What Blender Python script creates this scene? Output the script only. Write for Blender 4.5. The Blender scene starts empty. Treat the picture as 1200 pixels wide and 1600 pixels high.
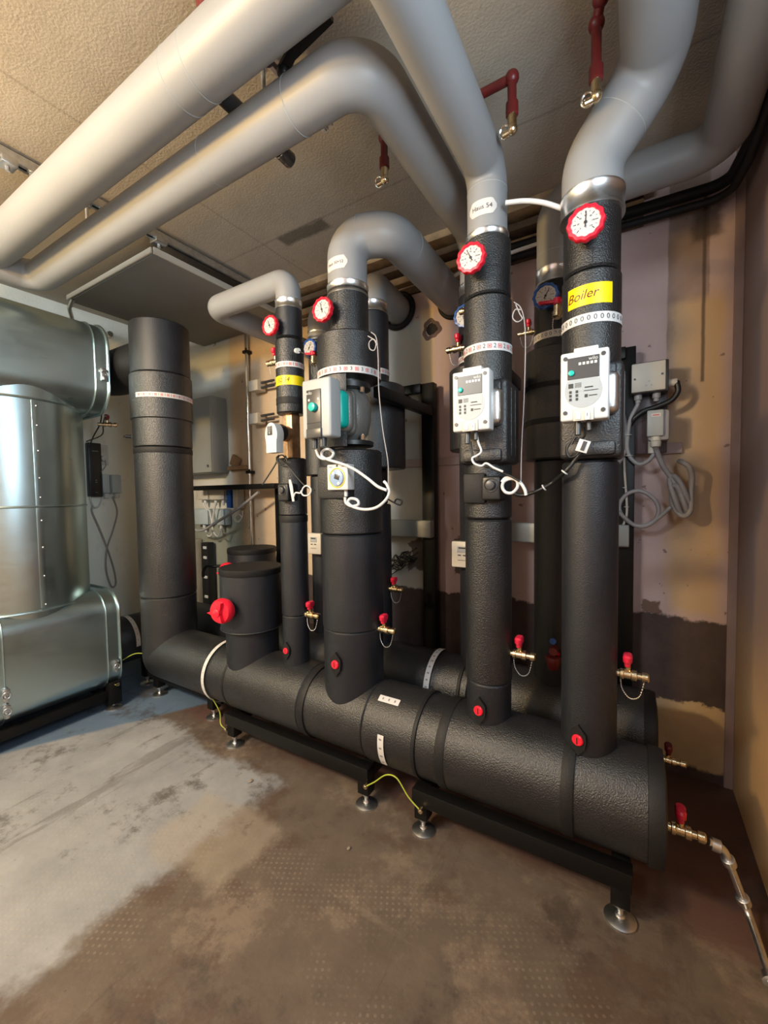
import bpy, bmesh, math, random
from mathutils import Vector, Matrix, Euler
random.seed(4)
PI = math.pi
S = bpy.context.scene
C = S.collection
V = Vector
# ------------------------------------------------------------------ camera
CAM_H = 1.25
F = 645.06
def cam_axes(yaw, pitch, roll):
    y, p, r = (math.radians(a) for a in (yaw, pitch, roll))
    f = V((-math.sin(y)*math.cos(p), math.cos(y)*math.cos(p), -math.sin(p)))
    rt = V((math.cos(y), math.sin(y), 0)); up = rt.cross(f)
    rt2 = rt*math.cos(r)+up*math.sin(r); up2 = rt2.cross(f)
    return rt2, up2, f
RT, UP, FW = cam_axes(31.318, 2.444, -.822)
cd = bpy.data.cameras.new('camera'); cam = bpy.data.objects.new('camera', cd); C.objects.link(cam)
cam.matrix_world = Matrix(((RT.x, UP.x, -FW.x, 0), (RT.y, UP.y, -FW.y, 0), (RT.z, UP.z, -FW.z, CAM_H), (0, 0, 0, 1)))
cd.sensor_fit = 'VERTICAL'; cd.sensor_height = 24; cd.lens = 24*F/1600; cd.clip_start = .01
S.camera = cam
S.view_settings.view_transform = 'Standard'; S.view_settings.look = 'None'
S.view_settings.gamma = 1; S.view_settings.use_curve_mapping = False
S.view_settings.exposure = 0.55
# ------------------------------------------------------------------ light
w = bpy.data.worlds.new('world'); S.world = w; w.use_nodes = True
w.node_tree.nodes['Background'].inputs[0].default_value = (.62, .8, 1, 1)
w.node_tree.nodes['Background'].inputs[1].default_value = .15
def area(name, loc, target, size, energy, col, size_y=None):
    l = bpy.data.lights.new(name, 'AREA'); l.energy = energy; l.color = col; l.size = size
    if size_y: l.shape = 'RECTANGLE'; l.size_y = size_y
    o = bpy.data.objects.new(name, l); C.objects.link(o); o.location = loc
    d = V(target)-V(loc); o.rotation_euler = d.to_track_quat('-Z', 'Y').to_euler()
    return o
area('window_light', (.50, .25, 1.85), (-2.2, 1.2, 1.45), .62, 29, (.72, .89, 1.0), 1.2)
area('added_cool_fill', (-1.6, -1.15, 2.4), (-2.6, 1.9, .7), 1.2, 44, (.86, .96, 1.0), .25)  # unseen cool fill, added to brighten the left walls and floor
pl = bpy.data.lights.new('ceiling_lamp', 'POINT'); pl.energy = 104; pl.color = (1, .63, .21); pl.shadow_soft_size = .09
lo_ = bpy.data.objects.new('ceiling_lamp', pl); C.objects.link(lo_); lo_.location = (-1.75, -.75, 2.15)
area('added_rear_fill', (-.9, -1.45, 1.5), (-.6, 1.4, 1.3), 1.3, 6, (1, .80, .92), 1.7)  # weak pinkish fill added behind the camera, no door there

def at(x, y, ax, v):
    d = FW+RT*((x-600)/F)-UP*((y-800)/F)
    i = 'XYZ'.index(ax); c = V((0, 0, CAM_H)); t = (v-c[i])/d[i]
    return c+d*t
# ------------------------------------------------------------------ materials
def mat(name, col, rough=.5, metal=0, bump=0, scale=40, var=0, vscale=6, kind='noise', emit=None, spec=.5, rvar=0, coat=0):
    m = bpy.data.materials.new(name); m.use_nodes = True; nt = m.node_tree; N = nt.nodes; L = nt.links
    b = N['Principled BSDF']; b.inputs['Base Color'].default_value = (*col, 1); b.inputs['Roughness'].default_value = rough
    b.inputs['Metallic'].default_value = metal; b.inputs['Specular IOR Level'].default_value = spec
    b.inputs['Coat Weight'].default_value = coat
    tc = N.new('ShaderNodeTexCoord')
    if bump:
        t = N.new('ShaderNodeTexVoronoi' if kind == 'voronoi' else 'ShaderNodeTexNoise'); t.inputs['Scale'].default_value = scale
        if kind != 'voronoi': t.inputs['Detail'].default_value = 4
        L.new(tc.outputs['Object'], t.inputs['Vector'])
        bp = N.new('ShaderNodeBump'); bp.inputs['Strength'].default_value = bump; bp.inputs['Distance'].default_value = .0025
        L.new(t.outputs[0], bp.inputs['Height']); L.new(bp.outputs[0], b.inputs['Normal'])
    if var:
        t = N.new('ShaderNodeTexNoise'); t.inputs['Scale'].default_value = vscale; t.inputs['Detail'].default_value = 6
        L.new(tc.outputs['Object'], t.inputs['Vector'])
        r = N.new('ShaderNodeValToRGB'); r.color_ramp.elements[0].position = .3; r.color_ramp.elements[1].position = .7
        r.color_ramp.elements[0].color = (*[c*(1-var) for c in col], 1); r.color_ramp.elements[1].color = (*[min(1, c*(1+var)) for c in col], 1)
        L.new(t.outputs[0], r.inputs[0]); L.new(r.outputs[0], b.inputs['Base Color'])
        if rvar:
            mr = N.new('ShaderNodeMapRange'); mr.inputs[3].default_value = rough-rvar; mr.inputs[4].default_value = rough+rvar
            L.new(t.outputs[0], mr.inputs[0]); L.new(mr.outputs[0], b.inputs['Roughness'])
    if emit:
        b.inputs['Emission Color'].default_value = (*col, 1); b.inputs['Emission Strength'].default_value = emit
    return m
M = {}
M['foam'] = mat('black_foam_insulation', (.013, .0135, .015), .34, bump=.85, scale=240, var=.3, vscale=9, spec=.62)
M['foam_dark'] = mat('black_rubber_tape', (.008, .008, .009), .6, bump=.3, scale=200, spec=.35)
M['foam_fine'] = mat('black_rubber_insulation', (.012, .0135, .018), .40, bump=.5, scale=330, var=.25, vscale=7, spec=.5)
M['shell'] = mat('black_moulded_shell', (.015, .015, .017), .42, bump=.7, scale=220, spec=.7)
M['pvc'] = mat('grey_pvc_jacket', (.265, .27, .28), .45, var=.05, vscale=3, spec=.45)
M['alu'] = mat('aluminium_band', (.75, .75, .75), .30, 1)
M['chrome'] = mat('chrome', (.8, .79, .77), .15, 1)
M['steel'] = mat('zinc_steel', (.62, .63, .64), .35, 1, var=.15, vscale=40)
M['brass'] = mat('nickel_brass', (.68, .56, .36), .25, 1, bump=.2, scale=120)
M['bronze'] = mat('raw_bronze', (.52, .33, .2), .45, .8, var=.3, vscale=30)
M['blacksteel'] = mat('black_painted_steel', (.005, .005, .005), .4, bump=.1, scale=50, spec=.25)
M['blackplastic'] = mat('black_plastic', (.012, .012, .013), .4)
M['red'] = mat('red_plastic', (.75, .012, .035), .35)
M['redlever'] = mat('red_lever_paint', (.62, .015, .05), .35)
M['darkred'] = mat('dark_red_pipe_paint', (.13, .012, .012), .38, var=.2, vscale=20)
M['blue'] = mat('blue_plastic', (.02, .09, .35), .35)
M['white'] = mat('white_plastic', (.56, .57, .57), .35, var=.02, vscale=8)
M['whitecable'] = mat('white_cable', (.6, .6, .61), .4)
M['tape'] = mat('white_tape', (.58, .57, .565), .5)
M['dial'] = mat('dial_white', (.50, .49, .48), .45)
M['ink'] = mat('black_ink', (.02, .02, .02), .5)
M['redink'] = mat('red_ink', (.6, .1, .1), .5)
M['yellow'] = mat('yellow_tape', (.80, .60, .0), .4, var=.04, vscale=30)
M['teal'] = mat('teal_paint', (.0, .42, .36), .35)
M['grey'] = mat('grey_plastic', (.36, .38, .385), .42)
M['darkgrey'] = mat('anthracite_plastic', (.045, .045, .047), .35)
M['labelgrey'] = mat('grey_printed_label', (.34, .37, .385), .4)
M['beige'] = mat('beige_plastic', (.55, .52, .46), .45)
M['boxgrey'] = mat('pale_grey_box', (.42, .5, .54), .4)
M['greycable'] = mat('grey_cable', (.3, .29, .3), .45)
M['blackcable'] = mat('black_cable', (.012, .012, .012), .4)
M['earth'] = mat('green_yellow_wire', (.36, .42, .05), .45)
M['wood'] = mat('old_timber', (.3, .2, .11), .8, bump=.8, scale=30, var=.45, vscale=12)
M['wood_dark'] = mat('old_dark_timber', (.1, .065, .04), .85, bump=.8, scale=30, var=.45, vscale=12)
M['hole'] = mat('dark_hole', (.02, .017, .015), .9)
M['panel'] = mat('grey_ceiling_board', (.2, .2, .195), .6, var=.08, vscale=3)
M['duct'] = mat('grey_cable_duct', (.27, .28, .27), .45)
M['plate'] = mat('dark_mounting_plate', (.07, .045, .055), .35, var=.1)
M['volute'] = mat('grey_cast_housing', (.20, .20, .19), .4, .4, bump=.6, scale=150)
M['dialblue'] = mat('pale_blue_plastic', (.25, .36, .55), .4)
M['debris'] = mat('plaster_crumb', (.25, .2, .15), .9)
# galvanised sheet
def galv():
    m = mat('galvanised_sheet', (.50, .63, .67), .34, 1); nt = m.node_tree; N = nt.nodes; L = nt.links; b = N['Principled BSDF']
    tc = N.new('ShaderNodeTexCoord'); mp = N.new('ShaderNodeMapping'); mp.inputs['Scale'].default_value = (2, 2, 60)
    n = N.new('ShaderNodeTexNoise'); n.inputs['Scale'].default_value = 3; n.inputs['Detail'].default_value = 5
    L.new(tc.outputs['Object'], mp.inputs[0]); L.new(mp.outputs[0], n.inputs['Vector'])
    n2 = N.new('ShaderNodeTexNoise'); n2.inputs['Scale'].default_value = 9; n2.inputs['Detail'].default_value = 8
    L.new(tc.outputs['Object'], n2.inputs['Vector'])
    mx = N.new('ShaderNodeMath'); mx.operation = 'ADD'; L.new(n.outputs[0], mx.inputs[0]); L.new(n2.outputs[0], mx.inputs[1])
    mr = N.new('ShaderNodeMapRange'); mr.inputs[1].default_value = .6; mr.inputs[2].default_value = 1.4; mr.inputs[3].default_value = .27; mr.inputs[4].default_value = .38
    L.new(mx.outputs[0], mr.inputs[0]); L.new(mr.outputs[0], b.inputs['Roughness'])
    n3 = N.new('ShaderNodeTexNoise'); n3.inputs['Scale'].default_value = 2.2; L.new(tc.outputs['Object'], n3.inputs['Vector'])
    bp = N.new('ShaderNodeBump'); bp.inputs['Strength'].default_value = .12; bp.inputs['Distance'].default_value = .015
    L.new(n3.outputs[0], bp.inputs['Height']); L.new(bp.outputs[0], b.inputs['Normal'])
    return m
M['galv'] = galv()

class G:   # small node graph helper
    def __init__(s, name, rough=.85):
        s.m = bpy.data.materials.new(name); s.m.use_nodes = True; s.N = s.m.node_tree.nodes; s.L = s.m.node_tree.links
        s.b = s.N['Principled BSDF']; s.b.inputs['Roughness'].default_value = rough
        s.tc = s.N.new('ShaderNodeTexCoord'); s.sep = s.N.new('ShaderNodeSeparateXYZ'); s.L.new(s.tc.outputs['Object'], s.sep.inputs[0])
        s.x, s.y, s.z = s.sep.outputs
    def noise(s, scale, detail=5, rough=.55, stretch=None, off=0):
        n = s.N.new('ShaderNodeTexNoise'); n.inputs['Scale'].default_value = scale; n.inputs['Detail'].default_value = detail; n.inputs['Roughness'].default_value = rough
        mp = s.N.new('ShaderNodeMapping'); s.L.new(s.tc.outputs['Object'], mp.inputs[0]); s.L.new(mp.outputs[0], n.inputs['Vector'])
        if stretch: mp.inputs['Scale'].default_value = stretch
        mp.inputs['Location'].default_value = (off, off*1.7, off*.6)
        return n.outputs[0]
    def op(s, o, a, b=0, c=None, clamp=False):
        n = s.N.new('ShaderNodeMath'); n.operation = o; n.use_clamp = clamp
        for i, v in enumerate((a, b) if c is None else (a, b, c)):
            if isinstance(v, (int, float)): n.inputs[i].default_value = v
            else: s.L.new(v, n.inputs[i])
        return n.outputs[0]
    def step(s, v, a, b):   # 0 below a, 1 above b (a may exceed b)
        n = s.N.new('ShaderNodeMapRange'); n.interpolation_type = 'SMOOTHSTEP'
        if a <= b: lo, hi, t0, t1 = a, b, 0, 1
        else: lo, hi, t0, t1 = b, a, 1, 0
        n.inputs[1].default_value = lo; n.inputs[2].default_value = hi; n.inputs[3].default_value = t0; n.inputs[4].default_value = t1
        s.L.new(v, n.inputs[0]); return n.outputs[0]
    def mix(s, f, a, b):
        n = s.N.new('ShaderNodeMix'); n.data_type = 'RGBA'
        if isinstance(f, (int, float)): n.inputs[0].default_value = f
        else: s.L.new(f, n.inputs[0])
        for i, v in ((6, a), (7, b)):
            if isinstance(v, tuple): n.inputs[i].default_value = (*v, 1)
            else: s.L.new(v, n.inputs[i])
        return n.outputs[2]
    def mul(s, *a):
        r = a[0]
        for q in a[1:]: r = s.op('MULTIPLY', r, q)
        return r
    def box(s, x0, x1, z0, z1, e=.02, ax=None, warp=None):
        a = ax or (s.x, s.z)
        u, v = a
        if warp is not None: u = s.op('ADD', u, warp); v = s.op('ADD', v, warp)
        return s.mul(s.step(u, x0-e, x0+e), s.step(u, x1+e, x1-e), s.step(v, z0-e, z0+e), s.step(v, z1+e, z1-e))
    def warp(s, scale, amp):
        return s.op('MULTIPLY', s.op('SUBTRACT', s.noise(scale, 6, .65), .5), amp)
    def finish(s, col, height=None, strength=.4, dist=.01, rough=None):
        s.L.new(col, s.b.inputs['Base Color'])
        if height is not None:
            bp = s.N.new('ShaderNodeBump'); bp.inputs['Strength'].default_value = strength; bp.inputs['Distance'].default_value = dist
            s.L.new(height, bp.inputs['Height']); s.L.new(bp.outputs[0], s.b.inputs['Normal'])
        if rough is not None: s.L.new(rough, s.b.inputs['Roughness'])
        return s.m
def back_wall_mat():
    g = G('old_painted_plaster', .9)
    w1 = g.warp(7, .10); w2 = g.warp(22, .05); ww = g.op('ADD', w1, w2)
    n = g.noise(2.5, 7, .65)
    base = g.mix(n, (.42, .315, .32), (.60, .48, .475))  # pink cast of the mixed light is put into the paint colour
    # bare tan render on the left third
    tan = g.mix(g.noise(5, 6, .7), (.54, .39, .25), (.74, .60, .44))
    base = g.mix(g.box(-2.72, -1.9, -.1, 2.7, .03, warp=g.warp(3, .05)), base, tan)
    base = g.mix(g.box(-3.6, -2.72, .85, 2.7, .03), base, (.62, .62, .57))
    base = g.mix(g.box(-3.6, -2.6, -.1, 1.12, .06, warp=ww), base, (.27, .29, .25))
    # paler grey render strip behind the second riser
    base = g.mix(g.box(-1.45, -1.06, .3, 2.25, .01), base, g.mix(g.noise(8, 6, .7, (1, 1, .25)), (.36, .36, .34), (.52, .52, .50)))
    base = g.mix(g.box(-1.06, -.98, 1.2, 2.3, .01), base, (.62, .48, .32))
    # brown former pipe chase on the right, with a rusty stain line
    br = g.box(.11, .25, 1.62, 2.7, .004, warp=g.warp(4, .02))
    base = g.mix(g.mul(br, g.op('MULTIPLY', g.step(g.noise(3, 4), .2, .75), .8)), base, (.17, .12, .085))
    base = g.mix(g.box(.125, .30, .72, 2.05, .03, warp=w1), base, (.52, .38, .25))  # warm patch of lamp light painted into the wall colour
    base = g.mix(g.mul(g.box(.228, .24, 1.7, 2.45, .004, warp=g.warp(6, .008)), .8), base, (.08, .055, .045))
    base = g.mix(g.mul(g.box(.2, .29, 2.28, 2.4, .02, warp=w1), .8), base, (.06, .045, .04))
    # small spalls
    sp = g.step(g.noise(16, 3, .5, off=3), .70, .72)
    base = g.mix(g.mul(sp, .8), base, (.18, .13, .11))
    # broken-off patches by the right and left
    base = g.mix(g.box(.03, .10, .70, .76, .005, warp=g.warp(30, .05)), base, (.16, .1, .08))
    base = g.mix(g.box(-.86, -.78, .80, 1.0, .005, warp=g.warp(18, .14)), base, (.13, .095, .09))
    base = g.mix(g.box(-1.15, -1.0, .8, .98, .004, warp=g.warp(18, .16)), base, (.13, .11, .10))
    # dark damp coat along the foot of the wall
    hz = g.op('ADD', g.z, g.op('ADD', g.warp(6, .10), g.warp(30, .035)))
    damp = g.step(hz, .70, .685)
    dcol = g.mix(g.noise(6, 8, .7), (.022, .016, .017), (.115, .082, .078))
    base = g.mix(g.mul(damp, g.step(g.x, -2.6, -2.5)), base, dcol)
    low = g.mul(g.step(hz, .33, .318), g.step(g.x, -.35, -.3), g.step(hz, .035, .06))
    base = g.mix(low, base, g.mix(g.noise(9, 6), (.42, .3, .17), (.56, .43, .27)))
    h = g.op('ADD', g.mul(g.noise(60, 6, .6), .25), g.op('ADD', g.mul(damp, -.35), g.mul(g.noise(5, 4), .6)))
    return g.finish(base, h, .5, .012)
def side_wall_mat(name, a, b, lowcol=None):
    g = G(name, .88)
    base = g.mix(g.noise(2.2, 6, .6), a, b)
    base = g.mix(g.mul(g.step(g.noise(7, 7, .7, off=2), .6, .75), .35), base, (.3, .25, .2))
    if lowcol:
        hz = g.op('ADD', g.z, g.warp(5, .2))
        base = g.mix(g.step(hz, .36, .30), base, lowcol)
    return g.finish(base, g.op('ADD', g.mul(g.noise(70, 5), .3), g.mul(g.noise(5, 4), .6)), .4, .01)
def ceiling_mat():
    g = G('rough_concrete_ceiling', .85)
    base = g.mix(g.noise(3, 7, .6), (.34, .30, .25), (.54, .485, .41))
    # board joints
    for yy in (1.62,):
        base = g.mix(g.mul(g.box(-2.1, 1, yy-.004, yy+.004, .006, ax=(g.x, g.y), warp=g.warp(4, .02)), .45), base, (.16, .12, .09))
    for xx in (-1.72,):
        base = g.mix(g.mul(g.box(xx-.004, xx+.004, -2, 3, .006, ax=(g.x, g.y), warp=g.warp(4, .02)), .4), base, (.16, .12, .09))
    base = g.mix(g.box(-1.62, -1.32, 1.62, 1.70, .015, ax=(g.x, g.y), warp=g.warp(9, .06)), base, (.17, .15, .12))
    base = g.mix(g.mul(g.step(g.noise(30, 4, .6), .66, .72), .4), base, (.2, .15, .1))
    return g.finish(base, g.op('ADD', g.mul(g.noise(120, 3, .5), .7), g.mul(g.noise(14, 5), .9)), .24, .008)
def floor_mat():
    g = G('worn_concrete_floor', .6)
    n1 = g.noise(1.6, 12, .72); n2 = g.noise(9, 12, .78)
    base = g.mix(n2, (.045, .033, .026), (.165, .125, .095))
    base = g.mix(g.mul(g.step(g.noise(2.1, 12, .75, off=11), .50, .62), .45), base, (.25, .19, .14))
    base = g.mix(g.mul(g.step(n1, .50, .56), .7), base, (.075, .045, .032))
    wv = g.op('ADD', g.warp(2.5, .35), g.warp(14, .12))
    # greyer smooth skim patch towards the left
    gp = g.mul(g.step(g.op('ADD', g.x, wv), -1.28, -1.38), g.step(g.op('ADD', g.y, wv), 1.30, 1.22))
    base = g.mix(g.mul(gp, .85), base, g.mix(g.noise(4, 8, .65), (.12, .13, .15), (.42, .43, .44)))
    # paler square patch
    base = g.mix(g.mul(g.box(-1.52, -1.12, .78, 1.08, .03, ax=(g.x, g.y), warp=g.warp(6, .16)), .5), base, g.mix(n2, (.20, .165, .13), (.42, .36, .28)))
    # red oxide paint under the manifold
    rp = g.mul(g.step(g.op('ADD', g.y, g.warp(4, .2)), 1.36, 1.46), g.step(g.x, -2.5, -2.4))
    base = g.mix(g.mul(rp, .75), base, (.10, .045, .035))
    # blue-grey zone beside the tank
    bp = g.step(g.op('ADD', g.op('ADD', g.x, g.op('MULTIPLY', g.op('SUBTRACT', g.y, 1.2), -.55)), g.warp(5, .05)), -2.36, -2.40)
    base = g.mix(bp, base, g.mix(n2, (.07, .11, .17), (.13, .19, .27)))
    # dark scuffs
    base = g.mix(g.mul(g.step(g.noise(3.2, 9, .75, off=5), .53, .66), .75), base, (.045, .034, .028))
    base = g.mix(g.mul(g.step(g.noise(60, 3, .6, off=5), .68, .74), .6), base, (.05, .04, .035))
    st = g.noise(5, 10, .7, (1, .12, 1), off=4)
    base = g.mix(g.mul(g.step(st, .58, .62), .35), base, (.05, .036, .028))
    st2 = g.noise(7, 10, .7, (.12, 1, 1), off=14)
    base = g.mix(g.mul(g.step(st2, .60, .66), .12), base, (.34, .28, .22))
    # stamped dot pattern
    def cells(ax):
        return g.op('ABSOLUTE', g.op('SUBTRACT', g.op('FRACT', g.op('MULTIPLY', ax, 55)), .5))
    ca = math.cos(.5); sa = math.sin(.5)
    u = g.op('ADD', g.op('MULTIPLY', g.x, ca), g.op('MULTIPLY', g.y, sa)); v = g.op('SUBTRACT', g.op('MULTIPLY', g.y, ca), g.op('MULTIPLY', g.x, sa))
    d = g.op('ADD', g.op('POWER', cells(u), 2), g.op('POWER', cells(v), 2))
    dots = g.mul(g.step(d, .07, .03), g.step(g.noise(2.6, 7, .7, off=9), .46, .60), g.step(g.op('ADD', g.y, g.op('MULTIPLY', g.x, -.2)), 1.32, 1.15))
    base = g.mix(g.mul(dots, g.noise(9, 5), .30), base, (.42, .34, .26))
    h = g.op('ADD', g.mul(g.noise(40, 6, .6), .5), g.op('ADD', g.mul(dots, .15), g.mul(n1, .6)))
    r = g.op('ADD', .5, g.mul(n2, .35))
    return g.finish(base, h, .35, .006, r)

# ------------------------------------------------------------------ mesh builder
class B:
    def __init__(s): s.v = []; s.f = []
    def add(s, vs, fs, mw=None):
        k = len(s.v)
        s.v += [(mw @ V(p)) if mw else V(p) for p in vs]; s.f += [tuple(i+k for i in f) for f in fs]; return s
    def box(s, c, size, bev=0, rot=None, seg=2):
        bm = bmesh.new(); bmesh.ops.create_cube(bm, size=1)
        for p in bm.verts: p.co = V((p.co.x*size[0], p.co.y*size[1], p.co.z*size[2]))
        if bev: bmesh.ops.bevel(bm, geom=bm.edges[:], offset=bev, segments=seg, profile=.5, affect='EDGES')
        bm.verts.index_update()
        mw = Matrix.Translation(V(c)) @ (Euler(rot).to_matrix().to_4x4() if rot else Matrix.Identity(4))
        s.add([p.co.copy() for p in bm.verts], [[q.index for q in f.verts] for f in bm.faces], mw); bm.free(); return s
    def lathe(s, prof, o, ax='Z', n=48, a0=0, a1=2*PI, bumps=None):
        """prof: list of (r, h) along the axis direction; ax a letter or a vector"""
        d = {'X': V((1, 0, 0)), 'Y': V((0, 1, 0)), 'Z': V((0, 0, 1))}.get(ax, ax) if isinstance(ax, str) else V(ax).normalized()
        up = V((0, 0, 1)) if abs(d.z) < .9 else V((0, -1, 0))
        e2 = (up-d*up.dot(d)).normalized(); e1 = e2.cross(d)
        full = abs(a1-a0-2*PI) < 1e-6; m = n if full else n+1; k = len(s.v); o = V(o)
        for r, h in prof:
            for i in range(m):
                a = a0+(a1-a0)*i/n; rr = r*(bumps(a) if bumps else 1)
                s.v.append(o+d*h+(e1*math.sin(a)+e2*math.cos(a))*rr)
        for j in range(len(prof)-1):
            for i in range(n):
                p = k+j*m+i; q = k+j*m+(i+1) % m
                s.f.append((p, q, q+m, p+m))
        if full:
            if prof[0][0] > 1e-5: s.f.append(tuple(k+i for i in range(m))[::-1])
            if prof[-1][0] > 1e-5: s.f.append(tuple(k+(len(prof)-1)*m+i for i in range(m)))
        return s
    def cyl(s, a, b, r, n=24, bev=0, r2=None):
        a = V(a); b = V(b); h = (b-a).length; r2 = r if r2 is None else r2
        pr = [(r, 0), (r2, h)] if not bev else [(r-bev, 0), (r-.3*bev, .3*bev), (r, bev), (r2, h-bev), (r2-.3*bev, h-.3*bev), (r2-bev, h)]
        return s.lathe(pr, a, (b-a), n)
    def tube(s, pts, r, n=16, caps=True):
        pts = [V(p) for p in pts]; k = len(s.v); m = len(pts)
        T = [(pts[min(i+1, m-1)]-pts[max(i-1, 0)]).normalized() for i in range(m)]
        u = T[0].orthogonal().normalized()
        for i in range(m):
            u = (u-T[i]*u.dot(T[i])).normalized(); w_ = T[i].cross(u); rr = r[i] if isinstance(r, list) else r
            for j in range(n):
                a = 2*PI*j/n; s.v.append(pts[i]+(u*math.cos(a)+w_*math.sin(a))*rr)
        for i in range(m-1):
            for j in range(n):
                p = k+i*n+j; q = k+i*n+(j+1) % n; s.f.append((p, q, q+n, p+n))
        if caps: s.f.append(tuple(k+j for j in range(n))[::-1]); s.f.append(tuple(k+(m-1)*n+j for j in range(n)))
        return s
    def sphere(s, c, r, n=20, sq=(1, 1, 1)):
        k = len(s.v); R_ = n//2
        for i in range(R_+1):
            t = PI*i/R_
            for j in range(n):
                a = 2*PI*j/n; s.v.append(V(c)+V((math.sin(t)*math.cos(a)*r*sq[0], math.sin(t)*math.sin(a)*r*sq[1], math.cos(t)*r*sq[2])))
        for i in range(R_):
            for j in range(n): s.f.append((k+i*n+j, k+(i+1)*n+j, k+(i+1)*n+(j+1) % n, k+i*n+(j+1) % n))
        return s
    def torus(s, c, R_, r, ax='Z', n=32, m=10):
        d = V({'X': (1, 0, 0), 'Y': (0, 1, 0), 'Z': (0, 0, 1)}[ax]) if isinstance(ax, str) else V(ax).normalized()
        e1 = d.orthogonal().normalized(); e2 = d.cross(e1)
        return s.tube_closed([V(c)+(e1*math.cos(2*PI*i/n)+e2*math.sin(2*PI*i/n))*R_ for i in range(n)], r, m, d)
    def tube_closed(s, pts, r, m, d):
        k = len(s.v); n = len(pts)
        for i in range(n):
            t = (pts[(i+1) % n]-pts[i-1]).normalized(); w_ = t.cross(d)
            for j in range(m):
                a = 2*PI*j/m; s.v.append(pts[i]+(d*math.cos(a)+w_*math.sin(a))*r)
        for i in range(n):
            for j in range(m): s.f.append((k+i*m+j, k+((i+1) % n)*m+j, k+((i+1) % n)*m+(j+1) % m, k+i*m+(j+1) % m))
        return s
    def prism(s, poly, o, ux, uy, h):
        """poly in (ux,uy) plane, extruded by vector h (both ends capped)"""
        k = len(s.v); n = len(poly); o = V(o); ux = V(ux); uy = V(uy); h = V(h)
        for a, b in poly: s.v.append(o+ux*a+uy*b)
        for a, b in poly: s.v.append(o+ux*a+uy*b+h)
        s.f.append(tuple(range(k, k+n))[::-1]); s.f.append(tuple(range(k+n, k+2*n)))
        for i in range(n): s.f.append((k+i, k+(i+1) % n, k+n+(i+1) % n, k+n+i))
        return s
def fillet(pts, R_, n=10):
    pts = [V(p) for p in pts]; out = [pts[0]]; Rs = R_ if isinstance(R_, (list, tuple)) else [R_]*(len(pts)-2)
    for i in range(1, len(pts)-1):
        a = (pts[i-1]-pts[i]); b = (pts[i+1]-pts[i]); ta = a.normalized(); tb = b.normalized(); ang = ta.angle(tb)
        if ang > PI-.02: out.append(pts[i]); continue
        d = min(Rs[i-1]/math.tan(ang/2), a.length*.49, b.length*.49); rr = d*math.tan(ang/2)
        c = pts[i]+(ta+tb).normalized()*(rr/math.sin(ang/2)); p0 = pts[i]+ta*d; p1 = pts[i]+tb*d
        q0 = p0-c; q1 = p1-c; th = q0.angle(q1)
        for k in range(n+1):
            t = k/n; out.append(c+(q0*math.sin((1-t)*th)+q1*math.sin(t*th))/math.sin(th))
    out.append(pts[-1]); return out
def spline(pts, n=8):
    pts = [V(p) for p in pts]; P = [pts[0]*2-pts[1]]+pts+[pts[-1]*2-pts[-2]]; out = []
    for i in range(1, len(P)-2):
        for k in range(n):
            t = k/n; a, b, c, d = P[i-1:i+3]
            out.append(.5*((2*b)+(c-a)*t+(2*a-5*b+4*c-d)*t*t+(3*b-a-3*c+d)*t**3))
    out.append(pts[-1]); return out

def root_loc(o):
    while o.parent: o = o.parent
    return V(o.location)
def obj(name, b, m, parent=None, smooth=True, local=False, label=None):
    me = bpy.data.meshes.new(name)
    off = V((0, 0, 0))
    o = bpy.data.objects.new(name, me)
    if parent: off = root_loc(parent)
    elif b.v:
        xs = [p.x for p in b.v]; ys = [p.y for p in b.v]; zs = [p.z for p in b.v]
        off = V(((min(xs)+max(xs))/2, (min(ys)+max(ys))/2, min(zs))); o.location = off
    if local: off = V((0, 0, 0))
    me.from_pydata([p-off for p in b.v], [], b.f); me.validate()
    bm = bmesh.new(); bm.from_mesh(me); bmesh.ops.recalc_face_normals(bm, faces=bm.faces[:]); bm.to_mesh(me); bm.free()
    me.materials.append(M[m] if isinstance(m, str) else m)
    if smooth:
        me.polygons.foreach_set('use_smooth', [True]*len(me.polygons)); me.set_sharp_from_angle(angle=math.radians(38))
    C.objects.link(o)
    if parent: o.parent = parent
    if label: o['label'] = label
    return o
def tag(o, label, cat, group=None, kind=None):
    o['label'] = label; o['category'] = cat
    if group: o['group'] = group
    if kind: o['kind'] = kind
    return o
def thing(name, label, cat, loc=(0, 0, 0), rotz=0, group=None):
    o = bpy.data.objects.new(name, None); C.objects.link(o); o.empty_display_size = .05
    o.location = loc; o.rotation_euler = (0, 0, rotz)
    return tag(o, label, cat, group)
def dup(root, loc, label, rotz=None, scale=None):
    r = root.copy(); C.objects.link(r); r.location = loc; r['label'] = label
    if rotz is not None: r.rotation_euler = (0, 0, rotz)
    if scale: r.scale = (scale,)*3
    for ch in list(root.children):
        c = ch.copy(); C.objects.link(c); c.parent = r
        for g in ch.children:
            d = g.copy(); C.objects.link(d); d.parent = c
    return r
def struct(name, b, m, smooth=False):
    me = bpy.data.meshes.new(name); me.from_pydata(b.v, [], b.f); o = bpy.data.objects.new(name, me); C.objects.link(o)
    bm = bmesh.new(); bm.from_mesh(me); bmesh.ops.recalc_face_normals(bm, faces=bm.faces[:]); bm.to_mesh(me); bm.free()
    me.materials.append(M[m] if isinstance(m, str) else m); o['kind'] = 'structure'; return o
_tx = {}
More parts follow.
